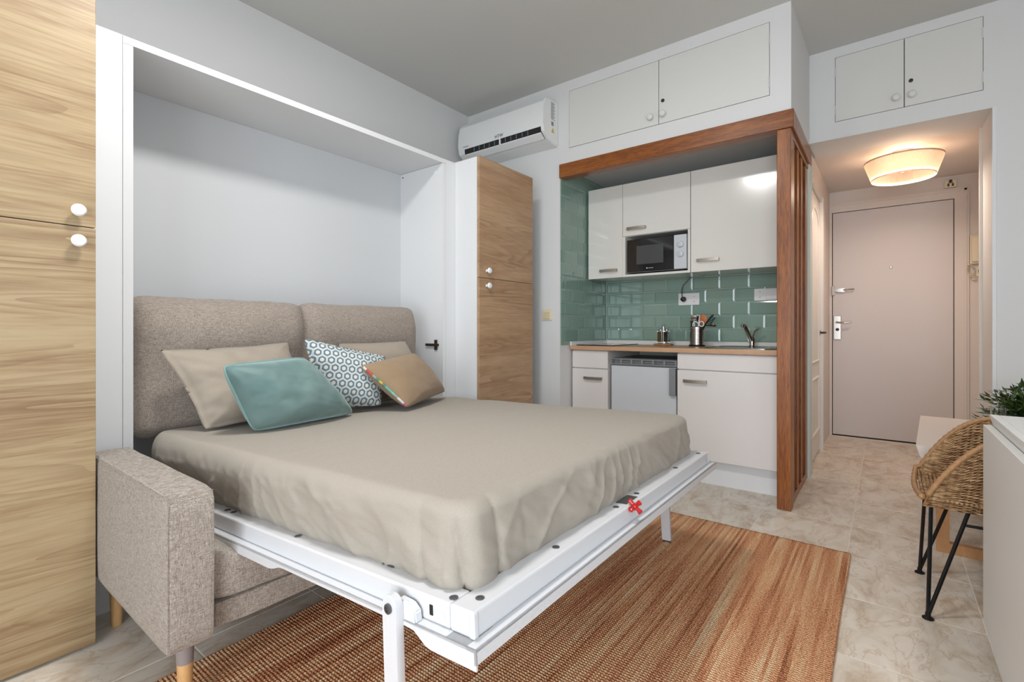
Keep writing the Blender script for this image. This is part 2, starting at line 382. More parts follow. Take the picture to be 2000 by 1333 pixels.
ORG = {}
def finish(bm, name, m, smooth=True, angle=40):
    bmesh.ops.recalc_face_normals(bm, faces=bm.faces[:])
    lim = math.radians(angle)
    for e in bm.edges:
        if e.smooth and (len(e.link_faces) != 2 or e.calc_face_angle(0) > lim): e.smooth = False
    for f in bm.faces: f.smooth = smooth
    me = bpy.data.meshes.new(name); bm.to_mesh(me); bm.free()
    ms = m if isinstance(m, (list, tuple)) else [m]
    for q in ms: me.materials.append(M[q] if isinstance(q, str) else q)
    return me
def obj(name, bm, m, parent=None, label=None, cat=None, group=None, kind=None, smooth=True, local=False, angle=40):
    """world-space bmesh -> ONE mesh object; under a parent the vertices become parent-local"""
    org = ORG.get(parent.name) if parent else None
    if parent is None and not local:
        xs = [v.co for v in bm.verts]
        org = Vector(((min(p.x for p in xs)+max(p.x for p in xs))/2, (min(p.y for p in xs)+max(p.y for p in xs))/2, min(p.z for p in xs)))
    if org is not None and not local: bmesh.ops.translate(bm, verts=bm.verts[:], vec=-org)
    me = finish(bm, name, m, smooth, angle)
    o = bpy.data.objects.new(name, me); COL.objects.link(o)
    if parent: o.parent = parent
    elif org is not None: o.location = org
    ORG[o.name] = org if org is not None else Vector((0,0,0))
    tag(o, label, cat, group, kind); return o
def tag(o, label=None, cat=None, group=None, kind=None):
    if label: o['label'] = label
    if cat: o['category'] = cat
    if group: o['group'] = group
    if kind: o['kind'] = kind
    return o
def thing(name, label, cat, loc, group=None, rot=None, kind=None):
    o = bpy.data.objects.new(name, None); COL.objects.link(o); o.location = loc; o.empty_display_size = 0.05
    if rot is not None: o.rotation_euler = rot
    ORG[o.name] = Vector(loc); tag(o, label, cat, group, kind); return o
def text_mesh(name, body, size, mat, parent, origin, xdir, ydir, label=None, ext=0.0004):
    cu = bpy.data.curves.new(name, 'FONT'); cu.body = body; cu.size = size; cu.extrude = ext; cu.align_x = 'CENTER'
    t = bpy.data.objects.new(name+'_tmp', cu); COL.objects.link(t)
    me = bpy.data.meshes.new_from_object(t.evaluated_get(bpy.context.evaluated_depsgraph_get()))
    bpy.data.objects.remove(t); bpy.data.curves.remove(cu)
    x = Vector(xdir).normalized(); y = Vector(ydir).normalized(); z = x.cross(y)
    mt = Matrix((x, y, z)).transposed().to_4x4(); mt.translation = Vector(origin) - ORG[parent.name]
    me.transform(mt); me.materials.clear(); me.materials.append(M[mat])
    o = bpy.data.objects.new(name, me); COL.objects.link(o); o.parent = parent
    if label: o['label'] = label
    return o
def slab_with_holes(bm, ax, a0, a1, u0, u1, v0, v1, holes):
    """slab between a0..a1 on axis ax ('x': u=y; 'y': u=x), v=z, minus rectangular holes"""
    us = sorted({u0, u1, *[h[0] for h in holes], *[h[1] for h in holes]}); vs = sorted({v0, v1, *[h[2] for h in holes], *[h[3] for h in holes]})
    for i in range(len(us)-1):
        for j in range(len(vs)-1):
            cu, cv = (us[i]+us[i+1])/2, (vs[j]+vs[j+1])/2
            if any(h[0] < cu < h[1] and h[2] < cv < h[3] for h in holes): continue
            if ax == 'x': box(bm, a0, a1, us[i], us[i+1], vs[j], vs[j+1])
            else: box(bm, us[i], us[i+1], a0, a1, vs[j], vs[j+1])
    return bm

# ================================================================ THE SETTING
floor = obj('floor', bxm(-1.75, 5.7, -1.9, 2.95, -0.12, -0.0012), 'grout', label='beige marble-look tiled floor', cat='floor', kind='structure')
def tile_mesh(w, h, t, name, m, inset=0.0015, rise=0.0006):
    bm = B(); x, y = w/2, h/2
    lo = [bm.verts.new(p) for p in ((-x,-y,0),(x,-y,0),(x,y,0),(-x,y,0))]
    md = [bm.verts.new(p) for p in ((-x,-y,t-rise),(x,-y,t-rise),(x,y,t-rise),(-x,y,t-rise))]
    hi = [bm.verts.new(p) for p in ((-x+inset,-y+inset,t),(x-inset,-y+inset,t),(x-inset,y-inset,t),(-x+inset,y-inset,t))]
    bm.faces.new(hi)
    for i in range(4):
        j = (i+1) % 4; bm.faces.new((lo[i], lo[j], md[j], md[i])); bm.faces.new((md[i], md[j], hi[j], hi[i]))
    return finish(bm, name, m, smooth=False)
tm = tile_mesh(0.3955, 0.3955, 0.006, 'floor_tile', 'marble')
def add_floor_tile(x, y):
    o = bpy.data.objects.new('floor_tile', tm); COL.objects.link(o); o.parent = floor
    o.location = Vector((x, y, -0.006)) - ORG['floor']
for i in range(-8, 10):
    cx = 1.80 + 0.4*i + 0.2
    if cx > 5.45: continue
    for j in range(-5, 7):
        cy = 0.135 + 0.4*j + 0.2
        if cx > 3.85 and not (-0.7 < cy < 0.45): continue
        if cy > 2.75: continue
        add_floor_tile(cx, cy)

W = 'wall'
obj('wall_left', bxm(-1.75, 3.05, 2.813, 2.93, 0, 2.81), W, label='white wall behind the fold-out bed and tall cabinets', cat='wall', kind='structure', smooth=False)
bm = B(); box(bm, 3.05, 3.92, 1.90, 2.93, 0, 2.81)
obj('wall_kitchen_left', bm, W, label='white wall between wood-fronted cabinet and kitchen nook, under the air conditioner', cat='wall', kind='structure', smooth=False)
ob = obj('wall_kitchen_back', bxm(3.796, 3.92, 0.40, 1.90, 0, 2.205), M['tile_grout'], label='rear wall of the kitchen nook with sage green tiles', cat='wall', kind='structure', smooth=False)
# bulkhead over the kitchen nook, cupboard hole in its face
bm = B(); slab_with_holes(bm, 'x', 3.05, 3.075, 0.41, 1.90, 2.205, 2.81, [(0.515, 1.822, 2.315, 2.73)])
box(bm, 3.075, 3.86, 0.41, 1.90, 2.205, 2.81); box(bm, 3.05, 3.86, 0.41, 1.9, 2.81, 2.87)
obj('wall_bulkhead', bm, 'wall_warm', label='white boxed bulkhead above the kitchen nook', cat='wall', kind='structure', smooth=False)
# hall front wall with lintel
bm = B(); slab_with_holes(bm, 'x', 3.86, 3.885, -1.8, 0.41, 0, 2.87, [(-0.483, 0.41, 0, 2.262), (-0.447, 0.264, 2.372, 2.80)])
slab_with_holes(bm, 'x', 3.885, 4.22, -1.8, 0.41, 0, 2.87, [(-0.483, 0.41, 0, 2.262)])
obj('wall_hall_front', bm, W, label='white wall around the opening to the entrance hall', cat='wall', kind='structure', smooth=False)
bm = B(); slab_with_holes(bm, 'y', 0.42, 0.52, 3.86, 5.62, 0, 2.30, [(4.03, 4.73, 0, 2.05)])
box(bm, 3.99, 4.78, 0.52, 0.54, 0, 2.1)
obj('wall_hall_left', bm, 'hall', label='left wall of the entrance hall holding a panelled door', cat='wall', kind='structure', smooth=False)
obj('wall_hall_right', bxm(4.22, 5.62, -0.76, -0.66, 0, 2.30), 'hall', label='right wall of the entrance hall', cat='wall', kind='structure', smooth=False)
bm = B(); slab_with_holes(bm, 'x', 5.50, 5.62, -0.66, 0.42, 0, 2.31, [(-0.46, 0.40, 0, 2.097)]); box(bm, 5.56, 5.62, -0.46, 0.40, 0, 2.097)
obj('wall_hall_end', bm, 'hall', label='end wall of the hall around the entrance door', cat='wall', kind='structure', smooth=False)
bm = B(); prism(bm, [(4.22, -0.76, 2.262), (5.62, -0.76, 2.294), (5.62, -0.76, 2.40), (4.22, -0.76, 2.40)], (0, 1.28, 0))
obj('ceiling_hall', bm, 'hall', label='low ceiling of the entrance hall around the pleated lamp', cat='ceiling', kind='structure', smooth=False)
bm = B(); prism(bm, [(-1.75, -1.9, 2.802), (3.05, -1.9, 2.806), (3.9, -1.9, 2.866), (3.9, -1.9, 2.98), (-1.75, -1.9, 2.98)], (0, 4.85, 0))
obj('ceiling', bm, 'ceiling', label='plain off-white ceiling of the main room', cat='ceiling', kind='structure', smooth=False)
bm = slab_with_holes(B(), 'x', -1.75, -1.62, -1.9, 2.93, 0, 2.81, [(-1.25, 0.75, 0.0, 2.1)])
obj('wall_rear', bm, W, label='wall behind the camera with the balcony opening', cat='wall', kind='structure', smooth=False)
bm = slab_with_holes(B(), 'y', -1.9, -1.78, -1.62, 3.92, 0, 2.86, [(-0.75, 1.15, 0.7, 2.25)])
obj('wall_right', bm, W, label='wall on the right outside the picture with a window', cat='wall', kind='structure', smooth=False)
# window joinery behind the camera
def win(name, ax, a, u0, u1, v0, v1, n, label):
    t = thing(name, label, 'window', ((a, (u0+u1)/2, v0) if ax == 'x' else ((u0+u1)/2, a, v0)), kind='structure')
    def pbox(bm, c0, c1, d0, d1, th):
        if ax == 'x': box(bm, a-th, a+th, c0, c1, d0, d1)
        else: box(bm, c0, c1, a-th, a+th, d0, d1)
    bm = B(); pbox(bm, u0, u1, v0, v0+0.05, .03); pbox(bm, u0, u1, v1-0.05, v1, .03)
    for k in range(n+1):
        c = u0+0.025+(u1-u0-0.05)*k/n; pbox(bm, c-.025, c+.025, v0+.05, v1-.05, .03)
    obj('window_frame', bm, 'frame_white', t, smooth=False)
win('window_1', 'x', -1.69, -1.25, 0.75, 0, 2.1, 2, 'white balcony door frame behind the camera')
win('window_2', 'y', -1.84, -0.75, 1.15, 0.7, 2.25, 2, 'white window frame in the right wall')

# baseboards, trims
obj('trim_1', bxm(3.853, 3.86, -0.499, -0.483, 0, 2.262), 'melamine', label='thin white casing strip right of the hall opening', cat='trim', kind='structure', smooth=False)
obj('baseboard_hall', bxm(3.845, 3.995, 0.405, 0.42, 0, 0.075), 'trim_white', label='short white skirting at the foot of the hall left wall', cat='baseboard', kind='structure')
# hall jamb liner (bright far edge)
obj('trim_2', bxm(4.20, 4.225, -0.49, -0.468, 0, 2.262), 'trim_white', label='white far edge of the hall opening jamb', cat='trim', kind='structure', smooth=False)

# kitchen tiles: running bond, each a bevelled piece on its wall
tcache = {}
def wall_tile(parent, c, w, h, facing):
    key = (round(w, 3), round(h, 3))
    if key not in tcache: tcache[key] = tile_mesh(w-0.003, h-0.003, 0.0075, 'tile', 'green', inset=min(0.011, w/3, h/3), rise=0.0022)
    o = bpy.data.objects.new('tile', tcache[key]); COL.objects.link(o); o.parent = parent
    if facing == '-x': rot = Matrix(((0, 0, -1), (-1, 0, 0), (0, 1, 0)))
    else: rot = Matrix(((1, 0, 0), (0, 0, -1), (0, 1, 0)))
    o.rotation_euler = rot.to_euler(); o.location = Vector(c) - ORG[parent.name]
kb = bpy.data.objects['wall_kitchen_back']; kl = bpy.data.objects['wall_kitchen_left']
def tile_rows(z0, z1, lo, hi, phase, parent, facing, pos):
    zs = [0.905+0.098*k for k in range(-1, 14)]
    for k, z in enumerate(zs):
        a, b = max(z, z0), min(z+0.098, z1)
        if b-a < 0.012: continue
        off = phase + (0.1 if k % 2 == 0 else 0.0)
        s = off + 0.2*math.floor((lo-off)/0.2)
        while s < hi-1e-6:
            p, q = max(s, lo), min(s+0.2, hi)
            if q-p > 0.012:
                c = (pos, (p+q)/2, (a+b)/2) if facing == '-x' else ((p+q)/2, pos, (a+b)/2)
                wall_tile(parent, c, q-p, b-a, facing)
            s += 0.2
tile_rows(0.905, 1.50, 0.42, 1.892, 0.769, kb, '-x', 3.796)
tile_rows(0.879, 2.205, 3.052, 3.79, 3.105, kl, '-y', 1.90)
obj('tile_grout_bed', bxm(3.051, 3.795, 1.8975, 1.8995, 0.879, 2.205), 'tile_grout', kl, smooth=False)

# ================================================================ ENTRANCE HALL
d1 = thing('door_1', 'pale flush entrance door at the end of the hall', 'door', (5.48, -0.03, 0), kind='structure')
obj('door_leaf', bxm(5.475, 5.52, -0.453, 0.393, 0.012, 2.088, 0.003), 'door', d1)
bm = B(); box(bm, 5.485, 5.50, -0.55, -0.459, 0, 2.185); box(bm, 5.485, 5.50, -0.459, 0.42, 2.095, 2.185); box(bm, 5.478, 5.485, -0.535, -0.52, 0, 2.17); box(bm, 5.478, 5.485, -0.535, 0.42, 2.155, 2.17)
box(bm, 5.478, 5.50, 0.399, 0.419, 0, 2.095)
obj('door_frame', bm, 'hall', d1, smooth=False)
obj('leaf_gap_shade', bxm(5.50, 5.53, -0.458, 0.398, 0.0005, 2.094), 'gap', d1, smooth=False)  # near-black sheet that imitates the shade around the door leaf
pl = obj('handle_plate', bxm(5.466, 5.475, 0.326, 0.386, 0.90, 1.125, 0.004), 'steel', d1)
bm = B(); tube(bm, [(5.466, 0.358, 1.062), (5.42, 0.358, 1.062), (5.412, 0.345, 1.06), (5.412, 0.29, 1.06), (5.418, 0.245, 1.064)], 0.008, 10); lathe(bm, [(0.016, 0), (0.016, 0.006)], (5.466, 0.358, 1.062), (-1, 0, 0), 16)
obj('lever', bm, 'chrome', pl)
obj('key_cylinder', lathe(B(), [(0.014, 0), (0.014, 0.012), (0.008, 0.014)], (5.466, 0.355, 0.995), (-1, 0, 0), 16), 'black', pl)
bm = bxm(5.460, 5.475, 0.375, 0.40, 1.315, 1.405, 0.003); box(bm, 5.455, 5.468, 0.34, 0.39, 1.35, 1.372); box(bm, 5.450, 5.470, 0.30, 0.35, 1.345, 1.378)
tube(bm, [(5.452, 0.31, 1.362), (5.445, 0.28, 1.366), (5.445, 0.225, 1.366)], 0.007, 8)
obj('swing_latch', bm, 'chrome', d1)
obj('peephole', lathe(B(), [(0.011, 0), (0.011, 0.004), (0.006, 0.006)], (5.475, -0.04, 1.546), (-1, 0, 0), 16), 'chrome', d1)

d2 = thing('door_2', 'white panelled inner door on the left side of the hall', 'door', (4.38, 0.45, 0), kind='structure')
obj('door_leaf', bxm(4.035, 4.725, 0.43, 0.465, 0.01, 2.045, 0.002), 'trim_white', d2)
bm = B()
box(bm, 3.995, 4.033, 0.412, 0.43, 0, 2.085); box(bm, 4.727, 4.79, 0.405, 0.43, 0, 2.085); box(bm, 4.033, 4.727, 0.412, 0.43, 2.047, 2.085)
obj('door_frame', bm, 'trim_white', d2, smooth=False)
def moulding(pts):
    bm = B(); tube(bm, pts+[pts[0], pts[1]], 0.009, 6, cap=False); return bm
arch = [(4.14, 0.428, 0.75), (4.62, 0.428, 0.75), (4.62, 0.428, 1.80)] + [(4.38+0.24*math.cos(a), 0.428, 1.80+0.13*math.sin(a)) for a in [PI*k/10 for k in range(1, 10)]] + [(4.14, 0.428, 1.80)]
obj('panel_moulding', moulding(arch), 'trim_white', d2)
obj('panel_moulding', moulding([(4.14, 0.428, 0.2), (4.62, 0.428, 0.2), (4.62, 0.428, 0.62), (4.14, 0.428, 0.62)]), 'trim_white', d2)
bm = B(); tube(bm, [(4.69, 0.43, 0.97), (4.69, 0.385, 0.97), (4.64, 0.382, 0.97)], 0.008, 8); lathe(bm, [(0.02, 0), (0.02, 0.008)], (4.69, 0.43, 0.97), (0, -1, 0), 16)
obj('handle', bm, 'dark_metal', d2)

t = thing('intercom', 'cream entry phone box on the hall end wall right of the door', 'intercom', (5.50, -0.575, 1.53))
obj('body', bxm(5.465, 5.50, -0.615, -0.553, 1.535, 1.775, 0.006), 'cream_plastic', t)
bm = bxm(5.445, 5.466, -0.608, -0.562, 1.55, 1.76, 0.008); obj('handset', bm, 'cream_plastic', t)
bm = B(); cp = []
for k in range(80):
    a = k/79; ang = a*2*PI*1.0 - PI/2
    cx, cz = -0.565+0.022*math.sin(ang*1.0+0.6)*(1 if a < 0.9 else 0.5), 1.47+0.065*math.cos(ang)
    cp.append((5.478+0.008*math.cos(k*1.9), cx+0.006*math.sin(k*1.9), cz))
tube(bm, cp, 0.0035, 5); obj('coiled_cord', bm, 'cream_plastic', t)
t = thing('wall_switch', 'small brown-toggled switch below the entry phone', 'switch', (5.50, -0.61, 1.44))
obj('plate', bxm(5.490, 5.50, -0.64, -0.59, 1.43, 1.50, 0.004), 'cream_plastic', t); obj('toggle', bxm(5.482, 5.49, -0.625, -0.605, 1.46, 1.49, 0.003), 'dark_metal', t)
t = thing('door_chime', 'small beige alarm box above the top right of the entrance door', 'alarm', (5.50, -0.43, 2.19))
obj('body', bxm(5.475, 5.50, -0.475, -0.395, 2.19, 2.255, 0.005), 'cream_plastic', t)
bm = B(); lathe(bm, [(0.012, 0), (0.012, 0.006)], (5.475, -0.435, 2.243), (-1, 0, 0), 12); box(bm, 5.471, 5.476, -0.455, -0.443, 2.2, 2.222); box(bm, 5.471, 5.476, -0.427, -0.415, 2.2, 2.222); box(bm, 5.471, 5.476, -0.45, -0.42, 2.226, 2.231)
obj('sounder', bm, 'dark_metal', t)

# pleated ceiling lamp
LC = Vector((4.44, -0.10, 0))
lamp = thing('ceiling_lamp', 'round pleated cream fabric lamp lit on the hall ceiling', 'lamp', (LC.x, LC.y, 2.262))
def shade_fn(r0, r1, z0, z1, pl=0.0022, n=110):
    def f(u, v):
        a = 2*PI*u; r = r0+(r1-r0)*v + pl*math.cos(a*n); return LC+Vector((r*math.cos(a), r*math.sin(a), z0+(z1-z0)*v))
    return f
obj('shade', grid_surface(shade_fn(0.182, 0.225, 2.075, 2.205), 660, 4, True), 'shade', lamp, angle=180)
for r, z in ((0.2265, 2.203), (0.1835, 2.077)):
    bm = B(); lathe(bm, [(r-0.001, 0), (r+0.0012, 0), (r+0.0012, 0.010), (r-0.001, 0.010), (r-0.001, 0)], (LC.x, LC.y, z-0.005), seg=64, cap=False)
    obj('shade_band', bm, 'shade', lamp)
obj('canopy', lathe(B(), [(0.055, 0), (0.055, -0.025), (0.045, -0.03)], (LC.x, LC.y, 2.2655), seg=24), 'white_plastic', lamp)
for k in range(3):
    a = k*2*PI/3; p = LC+Vector((0.08*math.cos(a), 0.08*math.sin(a), 2.165))
    bm = B(); lathe(bm, [(0.001, -0.03), (0.018, -0.022), (0.028, 0), (0.018, 0.022), (0.012, 0.035), (0.012, 0.05)], p, seg=14)
    obj('bulb', bm, 'bulb', lamp)
    bm = B(); tube(bm, [LC+Vector((0.03*math.cos(a), 0.03*math.sin(a), 2.24)), p+Vector((0, 0, 0.05))], 0.006, 6); obj('lamp_arm', bm, 'white_plastic', lamp)
l = bpy.data.lights.new('hall_lamp_light', 'POINT'); l.energy = 4.5; l.color = (1.0, 0.66, 0.42); l.shadow_soft_size = 0.06
lo = bpy.data.objects.new('hall_lamp_light', l); COL.objects.link(lo); lo.location = (LC.x, LC.y, 2.15)
l = bpy.data.lights.new('hall_lamp_downlight', 'AREA'); l.shape = 'DISK'; l.size = 0.3; l.energy = 6; l.color = (1.0, 0.84, 0.72)
lo = bpy.data.objects.new('hall_lamp_downlight', l); COL.objects.link(lo); lo.location = (LC.x, LC.y, 2.10)

# flush lamp on the room ceiling (above the view; it shows as a reflection in the glossy cabinets)
t = thing('ceiling_lamp', 'round flush opal lamp on the main ceiling above the bed', 'lamp', (0.72, 1.12, 2.80))
obj('base', lathe(B(), [(0.20, 0), (0.20, -0.03), (0.19, -0.035)], (0.72, 1.12, 2.803), seg=40), 'white_plastic', t)
obj('diffuser', lathe(B(), [(0.185, -0.03), (0.175, -0.05), (0.12, -0.065), (0, -0.07)], (0.72, 1.12, 2.803), seg=40), 'ceiling_glow', t)
l = bpy.data.lights.new('room_lamp_light', 'AREA'); l.shape = 'DISK'; l.size = 0.36; l.energy = 27; l.color = (1.0, 0.99, 0.97)
lo = bpy.data.objects.new('room_lamp_light', l); COL.objects.link(lo); lo.location = (0.72, 1.12, 2.728)

# ================================================================ OVERHEAD CUPBOARDS
def cupboard(x, y0, ym, y1, z0, z1, label, knobs, lock, hl, hr):
    t = thing('overhead_cupboard', label, 'cupboard', (x, (y0+y1)/2, z0))
    obj('gap_shade_sheet', bxm(x+0.021, x+0.0245, y0+0.003, y1-0.003, z0+0.003, z1-0.003), 'gap', t, smooth=False)  # near-black sheet painting the shade in the gaps round the doors
    for a, b, kn in ((ym, y1, knobs[0]), (y0, ym, knobs[1])):
        d = obj('door', bxm(x-0.002, x+0.018, a+(0.002 if a == ym else 0.0006), b-(0.0005 if b == y1 else 0.002), z0+0.0012, z1-0.0012, 0.0008), 'cream', t)
        obj('knob', lathe(B(), [(0.011, 0), (0.009, 0.01), (0.019, 0.018), (0.021, 0.026), (0.015, 0.034), (0, 0.037)], (x-0.003, kn[0], kn[1]), (-1, 0, 0), 18), 'knob' if False else 'cream', d)
        for zz in (z0+0.075, z1-0.095):
            hy = b-0.002 if b == y1 else a+0.002
            obj('hinge', lathe(B(), [(0.0035, -0.03), (0.0035, 0.03)], (x-0.003, hy, zz), seg=8), 'cream', d)
        if kn is knobs[1]:
            obj('lock', lathe(B(), [(0.011, 0), (0.011, 0.004), (0.005, 0.005)], (x-0.003, lock[0], lock[1]), (-1, 0, 0), 16), 'dark_metal', d)
    return t
cupboard(3.05, 0.517, 1.154, 1.820, 2.317, 2.728, 'white two-door cupboard set in bulkhead above the kitchen nook', ((1.205, 2.37), (1.123, 2.371)), (1.127, 2.461), 0, 0)
cupboard(3.86, -0.445, -0.093, 0.262, 2.374, 2.798, 'white two-door cupboard over the entrance hall opening', ((-0.053, 2.437), (-0.13, 2.437)), (-0.125, 2.527), 0, 0)

# ================================================================ AIR CONDITIONER
ac = thing('air_conditioner', 'white split air conditioner high on the wall above the wood-fronted cabinet', 'air conditioner', (3.05, 2.32, 2.35))
Y0, Y1 = 1.915, 2.74
prof = [(3.05, 2.665), (2.93, 2.665), (2.885, 2.650), (2.862, 2.62), (2.852, 2.56), (2.848, 2.47), (2.852, 2.425), (2.858, 2.405), (2.905, 2.37), (2.96, 2.352), (3.05, 2.345)]
bm = B(); prism(bm, [(x, Y0, z) for x, z in prof], (0, Y1-Y0, 0))
bmesh.ops.bevel(bm, geom=[e for e in bm.edges if abs(e.verts[0].co.y-e.verts[1].co.y) < 1e-4], offset=0.006, segments=2, affect='EDGES')
obj('body', bm, 'white_plastic', ac, angle=28)
bm = B(); prism(bm, [(2.8495, Y0+0.02, 2.437), (2.8545, Y0+0.02, 2.398), (2.905, Y0+0.02, 2.364), (2.90, Y0+0.02, 2.42)], (0, Y1-Y0-0.09, 0))
obj('air_outlet', bm, 'black', ac, smooth=False)
bm = B(); prism(bm, [(2.852, Y0+0.02, 2.396), (2.856, Y0+0.02, 2.390), (2.90, Y0+0.02, 2.362), (2.896, Y0+0.02, 2.368)], (0, Y1-Y0-0.09, 0)); obj('louvre', bm, 'white_plastic', ac, smooth=False)
for k in range(11):
    y = Y0+0.13+0.052*k
    obj('vane', bxm(2.8478, 2.853, y, y+0.004, 2.402, 2.433), 'fridge_dark', ac, smooth=False)
obj('louvre_clip', bxm(2.845, 2.853, 2.30, 2.312, 2.39, 2.437), 'white_plastic', ac, smooth=False)
text_mesh('logo', 'HTW', 0.034, 'black', ac, (2.8470, 2.315, 2.450), (0, -1, 0), (0, 0, 1), label='dark maker lettering')
text_mesh('display_digits', '88', 0.055, 'knob', ac, (2.8490, 2.045, 2.545), (0, -1, 0), (0, 0, 1), label='faint pale display digits')
text_mesh('badge', 'inverter', 0.018, 'fridge_dark', ac, (2.8470, 2.655, 2.452), (0, -1, 0), (0, 0, 1))
bm = B(); box(bm, 2.945, 3.01, Y0-0.001, Y0+0.001, 2.40, 2.655); st = obj('energy_label', bm, 'white_plastic', ac, smooth=False)
bm = B()
for k in range(16): box(bm, 2.95, 3.005-0.01*(k % 3), Y0-0.0018, Y0-0.0008, 2.64-0.008*k, 2.644-0.008*k)
box(bm, 2.955, 2.985, Y0-0.0018, Y0-0.0008, 2.475, 2.505); obj('label_print', bm, 'fridge_dark', st, smooth=False)
bm = B(); prism(bm, [(2.955, Y0-0.0018, 2.425), (2.995, Y0-0.0018, 2.425), (2.975, Y0-0.0018, 2.462)], (0, 0.001, 0)); obj('warning_triangle', bm, plain('label_yellow', (214, 168, 40), 0.5), st, smooth=False)

# ================================================================ LIGHT SWITCH, SOCKETS
t = thing('light_switch', 'beige light switch on the white wall left of the kitchen nook', 'switch', (3.05, 2.01, 1.07))
obj('plate', bxm(3.040, 3.05, 1.968, 2.052, 1.065, 1.150, 0.004), 'cream_plastic', t)
obj('rocker', bxm(3.034, 3.041, 1.982, 2.038, 1.075, 1.120, 0.003), plain('rocker_beige', (216, 198, 160), 0.4), t)
obj('rocker', bxm(3.036, 3.041, 1.982, 2.038, 1.122, 1.142, 0.002), 'cream_plastic', t)
def socket(y0, y1, z0, z1, centres, label, blank=None):
    t = thing('power_socket', label, 'socket', (3.788, (y0+y1)/2, z0))
    obj('plate', bxm(3.779, 3.789, y0, y1, z0, z1, 0.003), 'white_plastic', t)
    for c in centres:
        zc = (z0+z1)/2
        s = obj('socket_insert', lathe(B(), [(0.0225, 0.0015), (0.0225, 0.0), (0.020, -0.0), (0.019, -0.006), (0, -0.006)], (3.7785, c, zc), (-1, 0, 0), 24), 'white_plastic', t)
        bm = B()
        for dy in (-0.0095, 0.0095): lathe(bm, [(0.0028, -0.0045), (0.0028, 0.0012)], (3.7785, c+dy, zc), (-1, 0, 0), 8)
        box(bm, 3.776, 3.781, c-0.003, c+0.003, zc+0.017, zc+0.021); box(bm, 3.776, 3.781, c-0.003, c+0.003, zc-0.021, zc-0.017)
        obj('contacts', bm, 'black', s)
    if blank: obj('blank_cover', bxm(3.774, 3.780, blank[0], blank[1], z0+0.006, z1-0.006, 0.003), 'white_plastic', t)
    return t
socket(1.116, 1.275, 1.183, 1.275, (1.154,), 'white double power socket with black plug above the utensil holder')
socket(0.56, 0.738, 1.200, 1.286, (0.70,), 'white double power socket beside the wooden post', blank=(0.57, 0.665))
# ================================================================ TIMBER FRAME OF THE KITCHEN NOOK
t = thing('timber_beam', 'brown varnished timber beam across the top of the kitchen nook', 'beam', (3.04, 1.15, 2.105))
obj('front_beam', bxm(3.03, 3.12, 0.395, 1.896, 2.106, 2.206, 0.004), 'beam_y', t)
obj('side_beam', bxm(3.12, 3.852, 0.395, 0.475, 2.106, 2.206, 0.004), 'beam_x', t)
t = thing('timber_screen', 'brown varnished timber post and slatted screen between kitchen nook and hall', 'screen', (3.45, 0.44, 0))
obj('post', bxm(3.032, 3.115, 0.408, 0.478, 0, 2.104, 0.004), 'beam_z', t)
obj('bottom_rail', bxm(3.116, 3.84, 0.415, 0.475, 0, 0.045, 0.003), 'beam_x', t)
obj('top_rail', bxm(3.116, 3.84, 0.41, 0.475, 2.075, 2.104, 0.003), 'beam_x', t)
for x in (3.165, 3.335, 3.505, 3.70):
    obj('slat', bxm(x, x+(0.045 if x < 3.7 else 0.13), 0.415, 0.46, 0.046, 2.074, 0.002), 'beam_z', t)
obj('back_board', bxm(3.118, 3.838, 0.4655, 0.4735, 0.046, 2.074), 'beam_z', t)

# ================================================================ KITCHEN UNITS
def handle(parent, x, yc, zc, L=0.145):
    bm = B(); n = 12; h = L/2
    pts = []
    for i in range(n+1):
        s = -1+2*i/n; pts.append((x-0.024-0.004*(1-s*s), yc+h*s))
    outer = [(px, py) for px, py in pts]; inner = [(px+0.004, py) for px, py in pts]
    poly = [(a, b, zc-0.010) for a, b in outer] + [(a, b, zc-0.010) for a, b in inner[::-1]]
    prism(bm, poly, (0, 0, 0.020))
    for s in (-1, 1): box(bm, x-0.023, x, yc+s*(h-0.003)-0.003, yc+s*(h-0.003)+0.003, zc-0.010, zc+0.010)
    return obj('handle', bm, 'nickel', parent, label='bowed brushed metal handle')
def wcab(label, y0, y1, z0, z1, hy, full=True):
    t = thing('wall_cabinet', label, 'cabinet', (3.62, (y0+y1)/2, 1.395))
    return t
GX = 3.44
t = thing('wall_cabinet', 'narrow glossy cream wall cabinet left of the microwave', 'cabinet', (3.62, 1.73, 1.395))
obj('body', bxm(GX+0.02, 3.786, 1.588, 1.874, 1.398, 2.098), 'gloss', t, smooth=False)
d = obj('door', bxm(GX, GX+0.019, 1.586, 1.877, 1.395, 2.10, 0.002), 'gloss', t); handle(d, GX, 1.697, 1.452)
t = thing('wall_cabinet', 'glossy cream wall cabinet holding the microwave', 'cabinet', (3.62, 1.33, 1.395))
bm = B(); box(bm, GX+0.02, 3.786, 1.078, 1.584, 1.700, 2.098); box(bm, GX, 3.786, 1.078, 1.584, 1.395, 1.411)
box(bm, GX, 3.786, 1.078, 1.094, 1.411, 1.70); box(bm, GX, 3.786, 1.562, 1.584, 1.411, 1.70); box(bm, 3.77, 3.786, 1.094, 1.562, 1.411, 1.70)
obj('body', bm, 'gloss', t, smooth=False)
d = obj('door', bxm(GX, GX+0.019, 1.078, 1.583, 1.702, 2.10, 0.002), 'gloss', t); handle(d, GX, 1.470, 1.753)
t = thing('wall_cabinet', 'wide glossy cream wall cabinet over the sink beside the timber post', 'cabinet', (3.62, 0.78, 1.395))
obj('body', bxm(GX+0.02, 3.786, 0.486, 1.072, 1.398, 2.098), 'gloss', t, smooth=False)
d = obj('door', bxm(GX, GX+0.019, 0.484, 1.074, 1.395, 2.10, 0.002), 'gloss', t); handle(d, GX, 0.957, 1.472)

